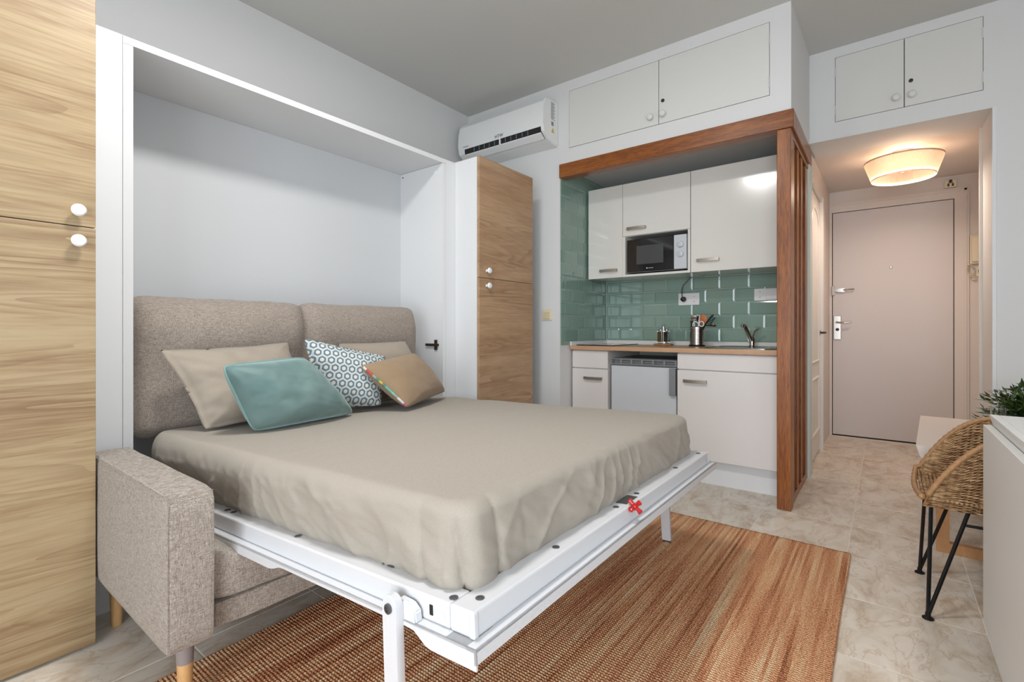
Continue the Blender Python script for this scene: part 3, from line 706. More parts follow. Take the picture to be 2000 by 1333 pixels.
mw = thing('microwave', 'compact microwave with black door and silver dial panel', 'microwave', (3.6, 1.325, 1.412))
obj('body', bxm(3.462, 3.75, 1.102, 1.555, 1.425, 1.672, 0.004), 'fridge_dark', mw)
dr = obj('door', bxm(3.449, 3.462, 1.198, 1.552, 1.428, 1.670, 0.003), 'black_glass', mw)
obj('viewing_window', bxm(3.4475, 3.4495, 1.272, 1.477, 1.482, 1.620, 0.0005), 'screen_grey', dr)
bm = B(); box(bm, 3.4475, 3.449, 1.348, 1.385, 1.449, 1.452); lathe(bm, [(0.005, 0), (0.005, 0.001)], (3.449, 1.395, 1.451), (-1, 0, 0), 10); obj('maker_mark', bm, 'fridge', dr, smooth=False)
cp = obj('control_panel', bxm(3.449, 3.462, 1.106, 1.196, 1.428, 1.670, 0.003), 'fridge', mw)
for z in (1.600, 1.532):
    bm = B(); lathe(bm, [(0.023, 0), (0.023, 0.003), (0.021, 0.014), (0.018, 0.016), (0, 0.016)], (3.449, 1.148, z), (-1, 0, 0), 24); box(bm, 3.429, 3.434, 1.145, 1.151, z-0.018, z+0.018); obj('dial', bm, 'fridge', cp)
bm = B(); tube(bm, [(3.745, 1.232, 1.23), (3.742, 1.234, 1.25), (3.745, 1.236, 1.30), (3.75, 1.228, 1.335), (3.755, 1.200, 1.365), (3.76, 1.180, 1.394)], 0.004, 8); pc_ = obj('power_cord', bm, 'black', mw, label='black power cord')
obj('plug', lathe(B(), [(0.020, 0), (0.020, 0.012), (0.016, 0.03), (0.008, 0.036)], (3.7765, 1.232, 1.229), (-1, 0, 0), 16), 'black', pc_)
for y in (1.13, 1.53):
    obj('foot', lathe(B(), [(0.012, 0), (0.010, 0.013)], (3.50, y, 1.4115), seg=12), 'black', mw)

BX = 3.20
t = thing('worktop', 'beige wood-look kitchen worktop over the base units', 'worktop', (3.48, 1.19, 0.845))
obj('slab', bxm(3.175, 3.788, 0.482, 1.891, 0.845, 0.875, 0.003), 'worktop', t)
bm = B(); box(bm, 3.774, 3.788, 0.482, 1.891, 0.8752, 0.905); box(bm, 3.18, 3.774, 1.879, 1.891, 0.8752, 0.905); obj('upstand', bm, 'white_plastic', t, smooth=False, label='white upstand strip')
t = thing('base_cabinet', 'narrow cream base unit with drawer at the left of the nook', 'cabinet', (3.48, 1.735, 0))
obj('body', bxm(BX+0.02, 3.78, 1.592, 1.880, 0.16, 0.843), 'satin', t, smooth=False)
obj('drawer', bxm(BX, BX+0.019, 1.590, 1.882, 0.712, 0.838, 0.002), 'satin', t)
d = obj('door', bxm(BX, BX+0.019, 1.590, 1.882, 0.163, 0.705, 0.002), 'satin', t); handle(d, BX, 1.703, 0.638)
obj('plinth', bxm(3.262, 3.275, 1.590, 1.882, 0.0, 0.158), 'melamine', t, smooth=False)
t = thing('base_cabinet', 'wide cream base unit under the sink with one door', 'cabinet', (3.48, 0.79, 0))
obj('body', bxm(BX+0.02, 3.78, 0.486, 1.084, 0.16, 0.843), 'satin', t, smooth=False)
obj('fixed_panel', bxm(BX, BX+0.019, 0.484, 1.086, 0.738, 0.838, 0.002), 'satin', t)
d = obj('door', bxm(BX, BX+0.019, 0.484, 1.086, 0.163, 0.731, 0.002), 'satin', t); handle(d, BX, 0.970, 0.662)
obj('plinth', bxm(3.262, 3.275, 0.484, 1.582, 0.0, 0.158), 'melamine', t, smooth=False)
t = thing('refrigerator', 'small grey under-counter refrigerator with vent grille', 'refrigerator', (3.5, 1.34, 0.0))
obj('body', bxm(3.29, 3.76, 1.098, 1.578, 0.01, 0.79), 'fridge_dark', t, smooth=False)
d = obj('door', bxm(3.222, 3.288, 1.100, 1.572, 0.165, 0.738, 0.006), 'fridge', t)
bm = B(); box(bm, 3.196, 3.222, 1.098, 1.112, 0.556, 0.735); box(bm, 3.196, 3.205, 1.112, 1.14, 0.556, 0.735)
box(bm, 3.205, 3.222, 1.112, 1.14, 0.72, 0.735); box(bm, 3.205, 3.222, 1.112, 1.14, 0.556, 0.571); obj('handle', bm, 'fridge_dark', d, smooth=False, label='grey recessed bar handle')
bm = B(); box(bm, 3.215, 3.225, 1.095, 1.578, 0.782, 0.788); box(bm, 3.215, 3.225, 1.095, 1.578, 0.768, 0.771); box(bm, 3.215, 3.225, 1.095, 1.578, 0.75, 0.756)
for k in range(7): y = 1.095+0.0783*k; box(bm, 3.2155, 3.2245, y, y+0.013, 0.752, 0.787)
obj('vent_grille', bm, 'fridge_dark', t, smooth=False)

hb = thing('hob', 'black ceramic glass hob on the left end of the worktop', 'hob', (3.47, 1.72, 0.875))
obj('glass_plate', bxm(3.235, 3.72, 1.577, 1.868, 0.8755, 0.882, 0.002), 'hob', hb)
bm = B()
for x, r in ((3.36, 0.075), (3.58, 0.095)): lathe(bm, [(r, 0), (r, 0.0006), (r-0.003, 0.0006), (r-0.003, 0)], (x, 1.72, 0.882), seg=40, cap=False)
obj('cooking_zones', bm, 'fridge_dark', hb)

sk = thing('kitchen_sink', 'round-cornered stainless sink basin near the timber post', 'sink', (3.48, 0.74, 0.875))
def rrect(cx, cy, hx, hy, r, z, n=6):
    pts = []
    for sx, sy, a0 in ((1, 1, 0), (-1, 1, PI/2), (-1, -1, PI), (1, -1, 3*PI/2)):
        for k in range(n+1): a = a0+PI/2*k/n; pts.append((cx+sx*(hx-r)+r*math.cos(a), cy+sy*(hy-r)+r*math.sin(a), z))
    return pts
bm = B(); rings = [rrect(3.47, 0.735, 0.225, 0.215, 0.08, 0.8755), rrect(3.47, 0.735, 0.225, 0.215, 0.08, 0.879), rrect(3.47, 0.735, 0.20, 0.19, 0.07, 0.882), rrect(3.47, 0.735, 0.19, 0.18, 0.07, 0.8775), rrect(3.47, 0.735, 0.10, 0.10, 0.05, 0.8762)]
vr = [[bm.verts.new(p) for p in r] for r in rings]
for a, b in zip(vr, vr[1:]):
    for k in range(len(a)): bm.faces.new((a[k], a[(k+1)%len(a)], b[(k+1)%len(b)], b[k]))
bm.faces.new(vr[-1])
obj('basin', bm, 'steel', sk)
fc = thing('faucet', 'chrome kitchen mixer tap behind the sink', 'faucet', (3.70, 0.735, 0.875))
bm = B(); lathe(bm, [(0.024, 0), (0.024, 0.006), (0.018, 0.01), (0.018, 0.055), (0.014, 0.066), (0, 0.070)], (3.70, 0.735, 0.8755), seg=20); obj('body', bm, 'chrome', fc)
bm = B(); tube(bm, [(3.695, 0.738, 0.915), (3.67, 0.748, 0.955), (3.64, 0.760, 0.998), (3.622, 0.768, 1.022), (3.606, 0.774, 1.026), (3.602, 0.776, 1.010)], 0.013, 10); obj('spout', bm, 'chrome', fc)
bm = B(); tube(bm, [(3.70, 0.733, 0.935), (3.70, 0.722, 0.96), (3.695, 0.712, 0.985), (3.69, 0.685, 1.006)], 0.008, 8); obj('lever', bm, 'chrome', fc)

# cruet set
cr = thing('cruet_stand', 'small wooden stand holding the oil and vinegar bottles', 'stand', (3.60, 1.325, 0.8755))
obj('base', bxm(3.565, 3.635, 1.262, 1.392, 0.8755, 0.889, 0.003), 'board', cr)
bm = B(); tube(bm, [(3.60, 1.327, 0.889), (3.60, 1.327, 1.025)], 0.0045, 8); lathe(bm, [(0.006, 0), (0.009, 0.006), (0.009, 0.014), (0, 0.02)], (3.60, 1.327, 1.02), seg=12); obj('carrying_rod', bm, 'steel', cr)
for y, liq, lab in ((1.350, 'oil', 'square glass oil bottle with steel pourer, left of the pair'), (1.302, 'vinegar', 'square glass bottle of dark vinegar beside the oil')):
    bt = thing('cruet_bottle', lab, 'bottle', (3.60, y, 0.8895), group='cruet bottles')
    obj('liquid', bxm(3.582, 3.618, y-0.0175, y+0.0175, 0.904, 0.978, 0.003), liq, bt)
    obj('glass', bxm(3.580, 3.620, y-0.0195, y+0.0195, 0.8895, 0.990, 0.004), 'glass', bt)
    bm = B(); lathe(bm, [(0.014, 0), (0.014, 0.004), (0.008, 0.010), (0.006, 0.018), (0.004, 0.03)], (3.60, y, 0.990), seg=12); obj('pourer', bm, 'chrome', bt)

# utensil holder
HC = Vector((3.58, 1.075, 0.8755))
uh = thing('utensil_holder', 'perforated steel utensil holder on a black base', 'utensil holder', HC)
def perf():
    bm = B(); nu, nv = 96, 34; r = 0.048; g = []
    for j in range(nv+1):
        z = HC.z+0.012+0.128*j/nv; g.append([bm.verts.new((HC.x+r*math.cos(2*PI*i/nu), HC.y+r*math.sin(2*PI*i/nu), z)) for i in range(nu)])
    for j in range(nv):
        for i in range(nu):
            hole = (i % 4 in (0, 1)) and (j % 3 == 1) and 2 < j < nv-4
            if not hole: bm.faces.new((g[j][i], g[j][(i+1)%nu], g[j+1][(i+1)%nu], g[j+1][i]))
    return bm
obj('perforated_cup', perf(), 'steel', uh)
obj('inner_shade_sleeve', lathe(B(), [(0.043, 0.012), (0.043, 0.135)], HC, seg=32, cap=False), 'dark_metal', uh)  # added dark sleeve, its colour stands for the shade inside the holes
obj('base', lathe(B(), [(0.055, 0), (0.056, 0.008), (0.050, 0.0125), (0, 0.0125)], HC, seg=32), 'black', uh)
obj('rim', lathe(B(), [(0.049, 0.138), (0.051, 0.140), (0.049, 0.142), (0.046, 0.140), (0.049, 0.138)], HC, seg=32, cap=False), 'steel', uh)
def utensil(name, label, cat, parts):
    o = parts[0]; t = thing(name, label, cat, o, group='kitchen utensils in the steel holder')
    for nm, bm, m in parts[1]: obj(nm, bm, m, t)
def P(dy, dx, dz): return HC+Vector((dx, dy, dz))
def stick(a, b, r, seg=8): return tube(B(), [a, b], r, seg)
def flat(a, b, w0, w1, th=0.004):
    """flat tapering blade facing the room"""
    bm = B(); a = Vector(a); b = Vector(b); y = Vector((0, 1, 0)); pts = [a-y*w0, a+y*w0, b+y*w1, b-y*w1]
    prism(bm, pts, (th, 0, 0)); return bm
utensil('knife', 'kitchen knife handle, black and straight, at the left of the holder', 'knife', (P(.034, 0, .03), [('handle', flat(P(.034, 0, .12), P(.038, 0, .185), .009, .008, .012), 'black'), ('blade', flat(P(.03, 0, .02), P(.034, 0, .12), .006, .009, .002), 'steel')]))
bm = B(); lathe(bm, [(0.0, -.006), (.020, -.003), (.022, .002), (.012, .006), (0, .007)], P(.018, -.01, .205), (1, 0.1, 0.2), 18)
utensil('ladle', 'shiny steel spoon standing upright in the holder', 'spoon', (P(.01, 0, .03), [('bowl', bm, 'chrome'), ('handle', stick(P(.01, 0, .02), P(.018, -.006, .19), .004), 'steel')]))
utensil('spatula', 'black slotted turner handle in the middle of the holder', 'spatula', (P(-.006, .01, .03), [('blade', flat(P(-.008, .012, .13), P(-.012, .014, .215), .014, .017, .003), 'black'), ('handle', stick(P(0, .01, .02), P(-.008, .012, .14), .004), 'black')]))
bm = B(); tube(bm, [P(.0+.019*math.cos(a), -.03, .155+.022*math.sin(a)) for a in [2*PI*k/20 for k in range(21)]], .0035, 6)
bm2 = B(); tube(bm2, [P(-.042+.015*math.cos(a), -.03, .160+.018*math.sin(a)) for a in [2*PI*k/20 for k in range(21)]], .0035, 6)
utensil('scissors', 'white looped kitchen scissors at the front of the holder', 'scissors', (P(-.01, -.02, .03), [('finger_loop', bm, 'white_plastic'), ('finger_loop', bm2, 'white_plastic'), ('blades', flat(P(-.02, -.025, .03), P(-.02, -.03, .14), .006, .010, .003), 'steel')]))
bm = B(); tube(bm, [P(-.016, 0, .19), P(-.020, 0, .222), P(-.004, 0, .226), P(.004, 0, .222)], .003, 6)
utensil('peeler', 'white handled peeler behind the steel spoon', 'peeler', (P(-.01, .01, .03), [('blade_frame', bm, 'white_plastic'), ('handle', stick(P(-.008, .005, .02), P(-.016, 0, .19), .005), 'white_plastic')]))
bm = B(); lathe(bm, [(0, -.004), (.018, -.003), (.026, 0), (.018, .003), (0, .004)], P(-.045, .0, .195), (1, .0, .1), 20)
bmesh.ops.scale(bm, vec=(1, 1, 1.25), verts=bm.verts[:], space=Matrix.Translation(-P(-.045, 0, .195)))
utensil('wooden_spoon', 'reddish brown wooden spoon in the utensil holder', 'spoon', (P(-.02, 0, .03), [('bowl', bm, 'spoon'), ('handle', stick(P(-.015, .005, .02), P(-.040, 0, .165), .0045), 'spoon')]))
bm = B(); a0, b0 = P(-.065, 0, .165), P(-.105, -.01, .215)
tube(bm, [P(-.03, 0, .10), a0, b0, P(-.118, -.01, .222)], .0055, 6)
for k in range(5):
    c = a0.lerp(b0, .15+.2*k); tube(bm, [c, c+Vector((0, -.02, -.014)), c+Vector((-.004, -.03, -.006))], .0035, 5)
utensil('pasta_fork', 'dark pronged pasta server leaning to the right', 'server', (P(-.03, 0, .08), [('pronged_head', bm, 'black')]))
bm = B(); lathe(bm, [(0, -.006), (.016, -.004), (.022, .003)], P(-.112, -.01, .150), (.5, -.3, 1), 16)
utensil('skimmer', 'dark ladle with steel bowl leaning lowest to the right', 'ladle', (P(-.04, 0, .08), [('bowl', bm, 'steel'), ('handle', tube(B(), [P(-.03, -.01, .09), P(-.06, -.01, .150), P(-.135, -.012, .148)], .006, 6), 'black')]))

# ================================================================ TALL CABINETS AND WALL-BED CABINET
YD = 1.972
def knob(parent, x, y, z): obj('knob', lathe(B(), [(0.009, 0), (0.007, 0.012), (0.0165, 0.018), (0.019, 0.025), (0.015, 0.032), (0, 0.035)], (x, y, z), (0, -1, 0), 24), 'knob', parent, label='round white knob')
def tall(label, x0, x1, kx, mat):
    t = thing('tall_cabinet', label, 'cabinet', ((x0+x1)/2, 2.39, 0))
    bm = B(); box(bm, x0, x1, YD+0.020, 2.805, 0.004, 2.063)
    obj('body', bm, 'melamine', t, smooth=False)
    u = obj('upper_door', bxm(x0, x1, YD, YD+0.018, 1.3185, 2.065, 0.0012), mat, t); l_ = obj('lower_door', bxm(x0, x1, YD, YD+0.018, 0.010, 1.3155, 0.0012), mat, t)
    knob(u, kx, YD, 1.363); knob(l_, kx, YD, 1.270)
tall('tall cabinet with light oak doors at the left edge of the room', -0.155, 0.413, 0.368, 'oak')
tall('tall cabinet with light oak doors between bed niche and kitchen', 2.236, 2.805, 2.305, 'oak_dark')
YN = 2.177
n_ = thing('wall_bed_cabinet', 'open white niche cabinet the bed folds out of', 'cabinet', (1.34, 2.38, 0))
obj('side_panel', bxm(0.532, 0.562, YN, 2.60, 0, 2.032), 'melamine', n_, smooth=False)
obj('side_panel', bxm(2.127, 2.152, YN, 2.60, 0, 2.032), 'melamine', n_, smooth=False)
obj('top_panel', bxm(0.532, 2.152, YN, 2.60, 2.0335, 2.060), 'melamine', n_, smooth=False)
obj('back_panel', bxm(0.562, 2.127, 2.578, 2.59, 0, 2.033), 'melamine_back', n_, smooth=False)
obj('filler_panel', bxm(0.4145, 0.5305, YN, YN+0.018, 0, 2.060), 'melamine', n_, smooth=False)
obj('filler_panel', bxm(2.1535, 2.2345, YN, YN+0.018, 0, 2.060), 'melamine', n_, smooth=False)
bm = B(); box(bm, 2.118, 2.127, 2.225, 2.245, 0.868, 0.932); box(bm, 2.112, 2.124, 2.21, 2.32, 0.893, 0.908); lathe(bm, [(0.010, 0), (0.010, 0.014)], (2.124, 2.235, 0.900), (-1, 0, 0), 12)
obj('bed_catch', bm, 'dark_metal', n_, smooth=False, label='dark brown metal catch')
obj('screw_cap', lathe(B(), [(0.009, 0), (0.009, 0.002), (0, 0.003)], (2.127, 2.245, 1.985), (-1, 0, 0), 14), 'white_plastic', n_)
obj('cam_hole', lathe(B(), [(0.005, 0), (0.005, 0.001)], (2.127, 2.555, 2.01), (-1, 0, 0), 10), 'gap', n_)

# ================================================================ RUG
def mk_rug_mesh():
    y0, y1, x0, x1 = 0.122, 1.628, 0.02, 2.605; pitch = 0.0105; rows = int((y1-y0)/pitch); nx = 150; bm = B(); prev = None
    for r in range(rows):
        for k, h in ((0, 0.0), (1, 0.75), (2, 1.0), (3, 0.75)):
            y = y0+pitch*(r+k/4); ln = []
            ex = 0.006*noise.noise(Vector((r*0.35, 3, 0)))
            for i in range(nx+1):
                x = x0+(x1-x0+ex)*i/nx
                z = 0.0095+0.0024*h+0.0012*noise.noise(Vector((x*9, y*60, 0)))
                wob = 0.006*noise.noise(Vector((x*1.7, 0.3 if y < 0.9 else 5, 0)))*(1 if (r < 3 or r > rows-4) else 0.6)
                ln.append(bm.verts.new((x, y+wob, z)))
            if prev:
                for i in range(nx): bm.faces.new((prev[i], prev[i+1], ln[i+1], ln[i]))
            prev = ln
    # skirt so the rug has thickness
    edges = [e for e in bm.edges if len(e.link_faces) == 1]
    ret = bmesh.ops.extrude_edge_only(bm, edges=edges)
    for v in ret['geom']:
        if isinstance(v, bmesh.types.BMVert): v.co.z = 0.0005
    return bm
obj('jute_rug', mk_rug_mesh(), 'rug', label='striped brown jute rug under the bed', cat='rug', angle=180)

# ================================================================ SOFA UNDER THE BED
sf = thing('sofa', 'beige woven fabric sofa half hidden under the fold-out bed', 'sofa', (1.27, 1.75, 0))
obj('arm', softbox((0.474, 1.742, 0.395), 0.054, 0.375, 0.197, p=22, n=16, bulge=(0.004, 0.0, 0.0), wr=0.0012, wscale=5), 'sofa', sf)
obj('arm', softbox((2.062, 1.742, 0.395), 0.052, 0.375, 0.197, p=22, n=10), 'sofa', sf)
bm = B(); zt = 0.589
for pts in ([(0.4205, 1.372, zt-.002), (0.4205, 2.10, zt-.002)], [(0.4215, 1.3705, zt-.002), (0.5215, 1.3705, zt-.003)], [(0.4212, 1.3695, zt), (0.4212, 1.3695, 0.21)]): tube(bm, pts, 0.0011, 6)
obj('seam', bm, 'cushion', sf)
obj('seat_base', softbox((1.27, 1.755, 0.237), 0.752, 0.355, 0.037, p=20, n=14), 'sofa', sf)
bm = softbox((1.27, 1.745, 0.352), 0.755, 0.362, 0.078, p=16, n=40, bulge=(0, 0.004, 0.0), wr=0.003, wscale=3.5)
for v in bm.verts:                       # pressed down under the bed frame, full beside it
    if v.co.z > 0.33:
        k = min(1, max(0, (v.co.x-0.545)/0.04)); v.co.z = v.co.z-(v.co.z-0.33)*0.36*k
obj('seat_cushion', bm, 'sofa', sf)
obj('backrest', softbox((1.35, 2.075, 0.36), 0.60, 0.04, 0.10, p=12, n=8), 'sofa', sf)
for x, y in ((0.486, 1.455), (0.486, 2.06), (2.05, 1.455), (2.05, 2.06)):
    lg = obj('leg', lathe(B(), [(0.016, 0.0), (0.019, 0.128)], (x, y, 0.0125 if 0.02 < x < 2.6 and 0.122 < y < 1.628 else 0.0005), seg=20), 'woodfloor_leg', sf)
    obj('leg_socket', lathe(B(), [(0.0195, 0.128), (0.0215, 0.198)], (x, y, 0), seg=20), 'leg_grey', lg)
bm = B(); box(bm, 0.44, 0.475, 1.42, 1.46, 0.188, 0.197); obj('leg_bracket', bm, 'leg_grey', sf)

# back cushions standing in the niche
def back_cushion(x0, x1, label, seed, lean):
    bm = B(); bmesh.ops.create_cube(bm, size=2); bmesh.ops.subdivide_edges(bm, edges=bm.edges[:], cuts=30, use_grid_fill=True)
    for v in bm.verts:
        q = v.co; mx = max(abs(q.x), abs(q.y), abs(q.z)); pn = (abs(q.x)**13+abs(q.y)**3.2+abs(q.z)**13)**(1/7.0) if False else 1
        fx, fz = abs(q.x), abs(q.z); rr_ = (fx**14+fz**14)**(1/14) if max(fx, fz) > 1e-6 else 1
        sc = max(fx, fz)/rr_ if rr_ > 1e-6 else 1
        ed = max(fx, fz); th_ = 0.085*(1-max(0, (ed-0.80)/0.20)**2.2*0.55)+0.026*(1-fx*fx)*(1-fz*fz)
        ins = 1-0.02*abs(q.y)**4
        v.co = Vector((q.x*sc*ins*(x1-x0)/2, q.y*th_, q.z*sc*ins*0.275))
    bm.normal_update()
    for v in bm.verts: v.co += v.normal*0.006*noise.fractal(v.co*4+Vector((seed, 0, 0)), 0.7, 2, 3)
    for v in bm.verts:
        # top third folded like a roll: slightly fuller, thinner waist below
        s = (v.co.z+0.275)/0.55
        v.co.y *= 0.82+0.3*math.exp(-((s-0.78)/0.2)**2)
        v.co.x *= 1+0.015*math.sin(s*PI)
    bmesh.ops.rotate(bm, verts=bm.verts[:], cent=(0, 0, -0.275), matrix=Matrix.Rotation(-lean, 3, 'X'))
    bmesh.ops.translate(bm, verts=bm.verts[:], vec=((x0+x1)/2, 2.262, 0.853))
    return obj('back_cushion', bm, 'cushion', label=label, cat='cushion', group='sofa back cushions standing behind the pillows', angle=180)
back_cushion(0.566, 1.252, 'left taupe woven back cushion, behind the beige and teal pillows', 1.0, 0.05)
back_cushion(1.250, 1.962, 'right taupe woven back cushion, behind the hexagon-patterned pillow', 7.0, 0.05)

# ================================================================ FOLD-OUT BED (local frame: x along the foot rail, y towards the wall)
A = Vector((0.622, 0.562, 0.51)); TILT, ROLL, YAW = 0.058, 0.010, 0.010
bed = thing('wall_bed', 'white metal fold-out bed frame over the jute rug', 'bed', A, rot=(-TILT, ROLL, YAW))
BW, BL = 1.452, 1.50
def lobj(name, bm, m, parent=bed, **k): return obj(name, bm, m, parent, local=True, **k)
RH, RW = 0.046, 0.058
lobj('foot_rail', bxm(0, BW, 0, RW, -RH, 0, 0.004), 'frame_white')
lobj('side_rail', bxm(0, RW, RW, BL+0.35, -RH, 0, 0.004), 'frame_white')
lobj('side_rail', bxm(BW-RW, BW, RW, BL+0.35, -RH, 0, 0.004), 'frame_white')
lobj('corner_cap', bxm(-0.0015, 0.012, -0.0015, 0.012, -RH, -0.001, 0.003), 'frame_white')
lobj('corner_cap', bxm(BW-0.010, BW+0.0015, -0.0015, 0.012, -RH, -0.001, 0.003), 'frame_white')
# lower lip: flange on both sides with a stepped skirt
def skirt_side(x0, x1):
    steps = [(-0.022, 0.034), (0.085, 0.034), (0.10, 0.031), (0.115, 0.022), (0.13, 0.013), (0.15, 0.011), (0.60, 0.011), (0.62, 0.013), (0.64, 0.020), (0.655, 0.024), (0.67, 0.026), (BL+0.3, 0.026)]
    top = -RH+0.0005; poly = [(x0, steps[0][0], top)] + [(x0, y, top-h) for y, h in steps] + [(x0, steps[-1][0], top)]
    bm = B(); prism(bm, poly, (x1-x0, 0, 0)); return bm
lobj('lip', bxm(-0.022, 0.05, 0.0, BL+0.3, -RH-0.004, -RH+0.0005), 'frame_white', smooth=False)
lobj('lip', bxm(BW-0.05, BW+0.022, 0.0, BL+0.3, -RH-0.004, -RH+0.0005), 'frame_white', smooth=False)
lobj('skirt', skirt_side(-0.022, -0.018), 'frame_white', smooth=False)
lobj('skirt', skirt_side(BW+0.018, BW+0.022), 'frame_white', smooth=False)
lobj('lip', bxm(-0.022, BW+0.022, -0.022, 0.05, -RH-0.004, -RH+0.0005), 'frame_white', smooth=False)
lobj('skirt', bxm(-0.022, BW+0.022, -0.022, -0.018, -RH-0.024, -RH+0.0005), 'frame_white', smooth=False)
for k in range(12):
    y = 0.13+k*0.125
    bm = B(); n = 8; pts = [(RW, y-0.03, -0.030)]
    prof = [(RW+(BW-2*RW)*i/n, -0.030+0.014*math.sin(PI*i/n)) for i in range(n+1)]
    prism(bm, [(x, y-0.03, z) for x, z in prof]+[(x, y-0.03, z-0.008) for x, z in prof[::-1]], (0, 0.06, 0)); lobj('slat', bm, 'woodfloor_leg')
def bolt(x, y, name='bolt'): lobj(name, lathe(B(), [(0.0085, 0.0), (0.0085, 0.0015), (0.0045, 0.0012), (0.0045, 0.0006), (0, 0.0006)], (x, y, 0.0), seg=16), 'bolt')
for x, y in ((0.020, 0.066), (0.045, 0.024), (0.31, 0.026), (0.63, 0.028), (0.775, 0.028), (1.13, 0.028), (1.40, 0.026), (0.03, 0.62), (0.03, 0.98), (0.03, 1.02), (BW-0.03, 0.66)): bolt(x, y)
lobj('latch_plate', bxm(0.665, 0.745, 0.012, 0.046, 0.0, 0.0016, 0.0008), 'bolt')
kn = B(); kc = Vector((0.668, -0.012, -0.002)); ka = Vector((-0.35, -0.62, 0.70)).normalized(); kx, ky, _ = basis(ka)
for a in (0.35, 0.35+PI/2, 0.35+PI, 0.35+3*PI/2):
    dv = kx*math.cos(a)+ky*math.sin(a); tube(kn, [kc, kc+dv*0.012, kc+dv*0.021, kc+dv*0.024], 0.006, 12, radii=[0.0055, 0.0055, 0.0078, 0.0045])
lathe(kn, [(0.007, -0.012), (0.009, 0.003), (0.006, 0.007), (0, 0.008)], kc, ka, 16)
lobj('locking_knob', kn, 'red', label='red four-lobed locking knob')
def bed_leg(s):
    x0, x1 = (-0.040, -0.022) if s < 0 else (BW+0.022, BW+0.040)
    yc = 0.177 if s < 0 else 0.205; hw = 0.0195; top = -0.020; LB = -0.425 if s < 0 else -0.408
    poly = [(x0, yc-hw, LB), (x0, yc+hw, LB)] + [(x0, yc+hw*math.cos(a), top+hw*math.sin(a)) for a in [PI*k/14 for k in range(15)]]
    bm = B(); prism(bm, poly, (x1-x0, 0, 0)); bmesh.ops.bevel(bm, geom=bm.edges[:], offset=0.0012, segments=1, affect='EDGES')
    lg = lobj('leg', bm, 'frame_white')
    ax = (-1, 0, 0) if s < 0 else (1, 0, 0); xo = x0 if s < 0 else x1
    lobj('pivot_bolt', lathe(B(), [(0.0095, 0), (0.0095, 0.004), (0.005, 0.0045), (0.005, 0.003), (0, 0.003)], (xo, yc, top-0.004), ax, 18), 'bolt', lg)
    poly = [(-0.0215 if s < 0 else BW+0.0035, y, z) for y, z in ((0.175, -0.060), (0.140, -0.060), (0.124, -0.047), (0.126, -0.026), (0.142, -0.014), (0.175, -0.012))]
    bm = B(); prism(bm, poly, (0.018, 0, 0)); bmesh.ops.bevel(bm, geom=bm.edges[:], offset=0.003, segments=2, affect='EDGES')
    lobj('leg_bracket', bm, 'frame_white', lg)
    bm = B()
    for yy in (yc-0.013, yc+0.013): lathe(bm, [(0.005, LB-0.010), (0.005, LB+0.003)], ((x0+x1)/2, yy, 0), seg=10)
    box(bm, x0+0.001, x1-0.001, yc-hw+0.002, yc+hw-0.002, LB-0.006, LB+0.0005)
    lobj('leg_foot', bm, 'bolt', lg)
bed_leg(-1); bed_leg(1)
lobj('slot', bxm(-0.0012, 0.004, 0.100, 0.110, -0.034, -0.014, 0.002), 'gap')
lobj('rivet', lathe(B(), [(0.007, 0), (0.007, 0.0015), (0.003, 0.002)], (0, 0.075, -0.026), (-1, 0, 0), 14), 'frame_white')
lobj('side_clip', bxm(0.040, 0.062, 0.262, 0.298, 0.0, 0.004, 0.001), 'bolt')

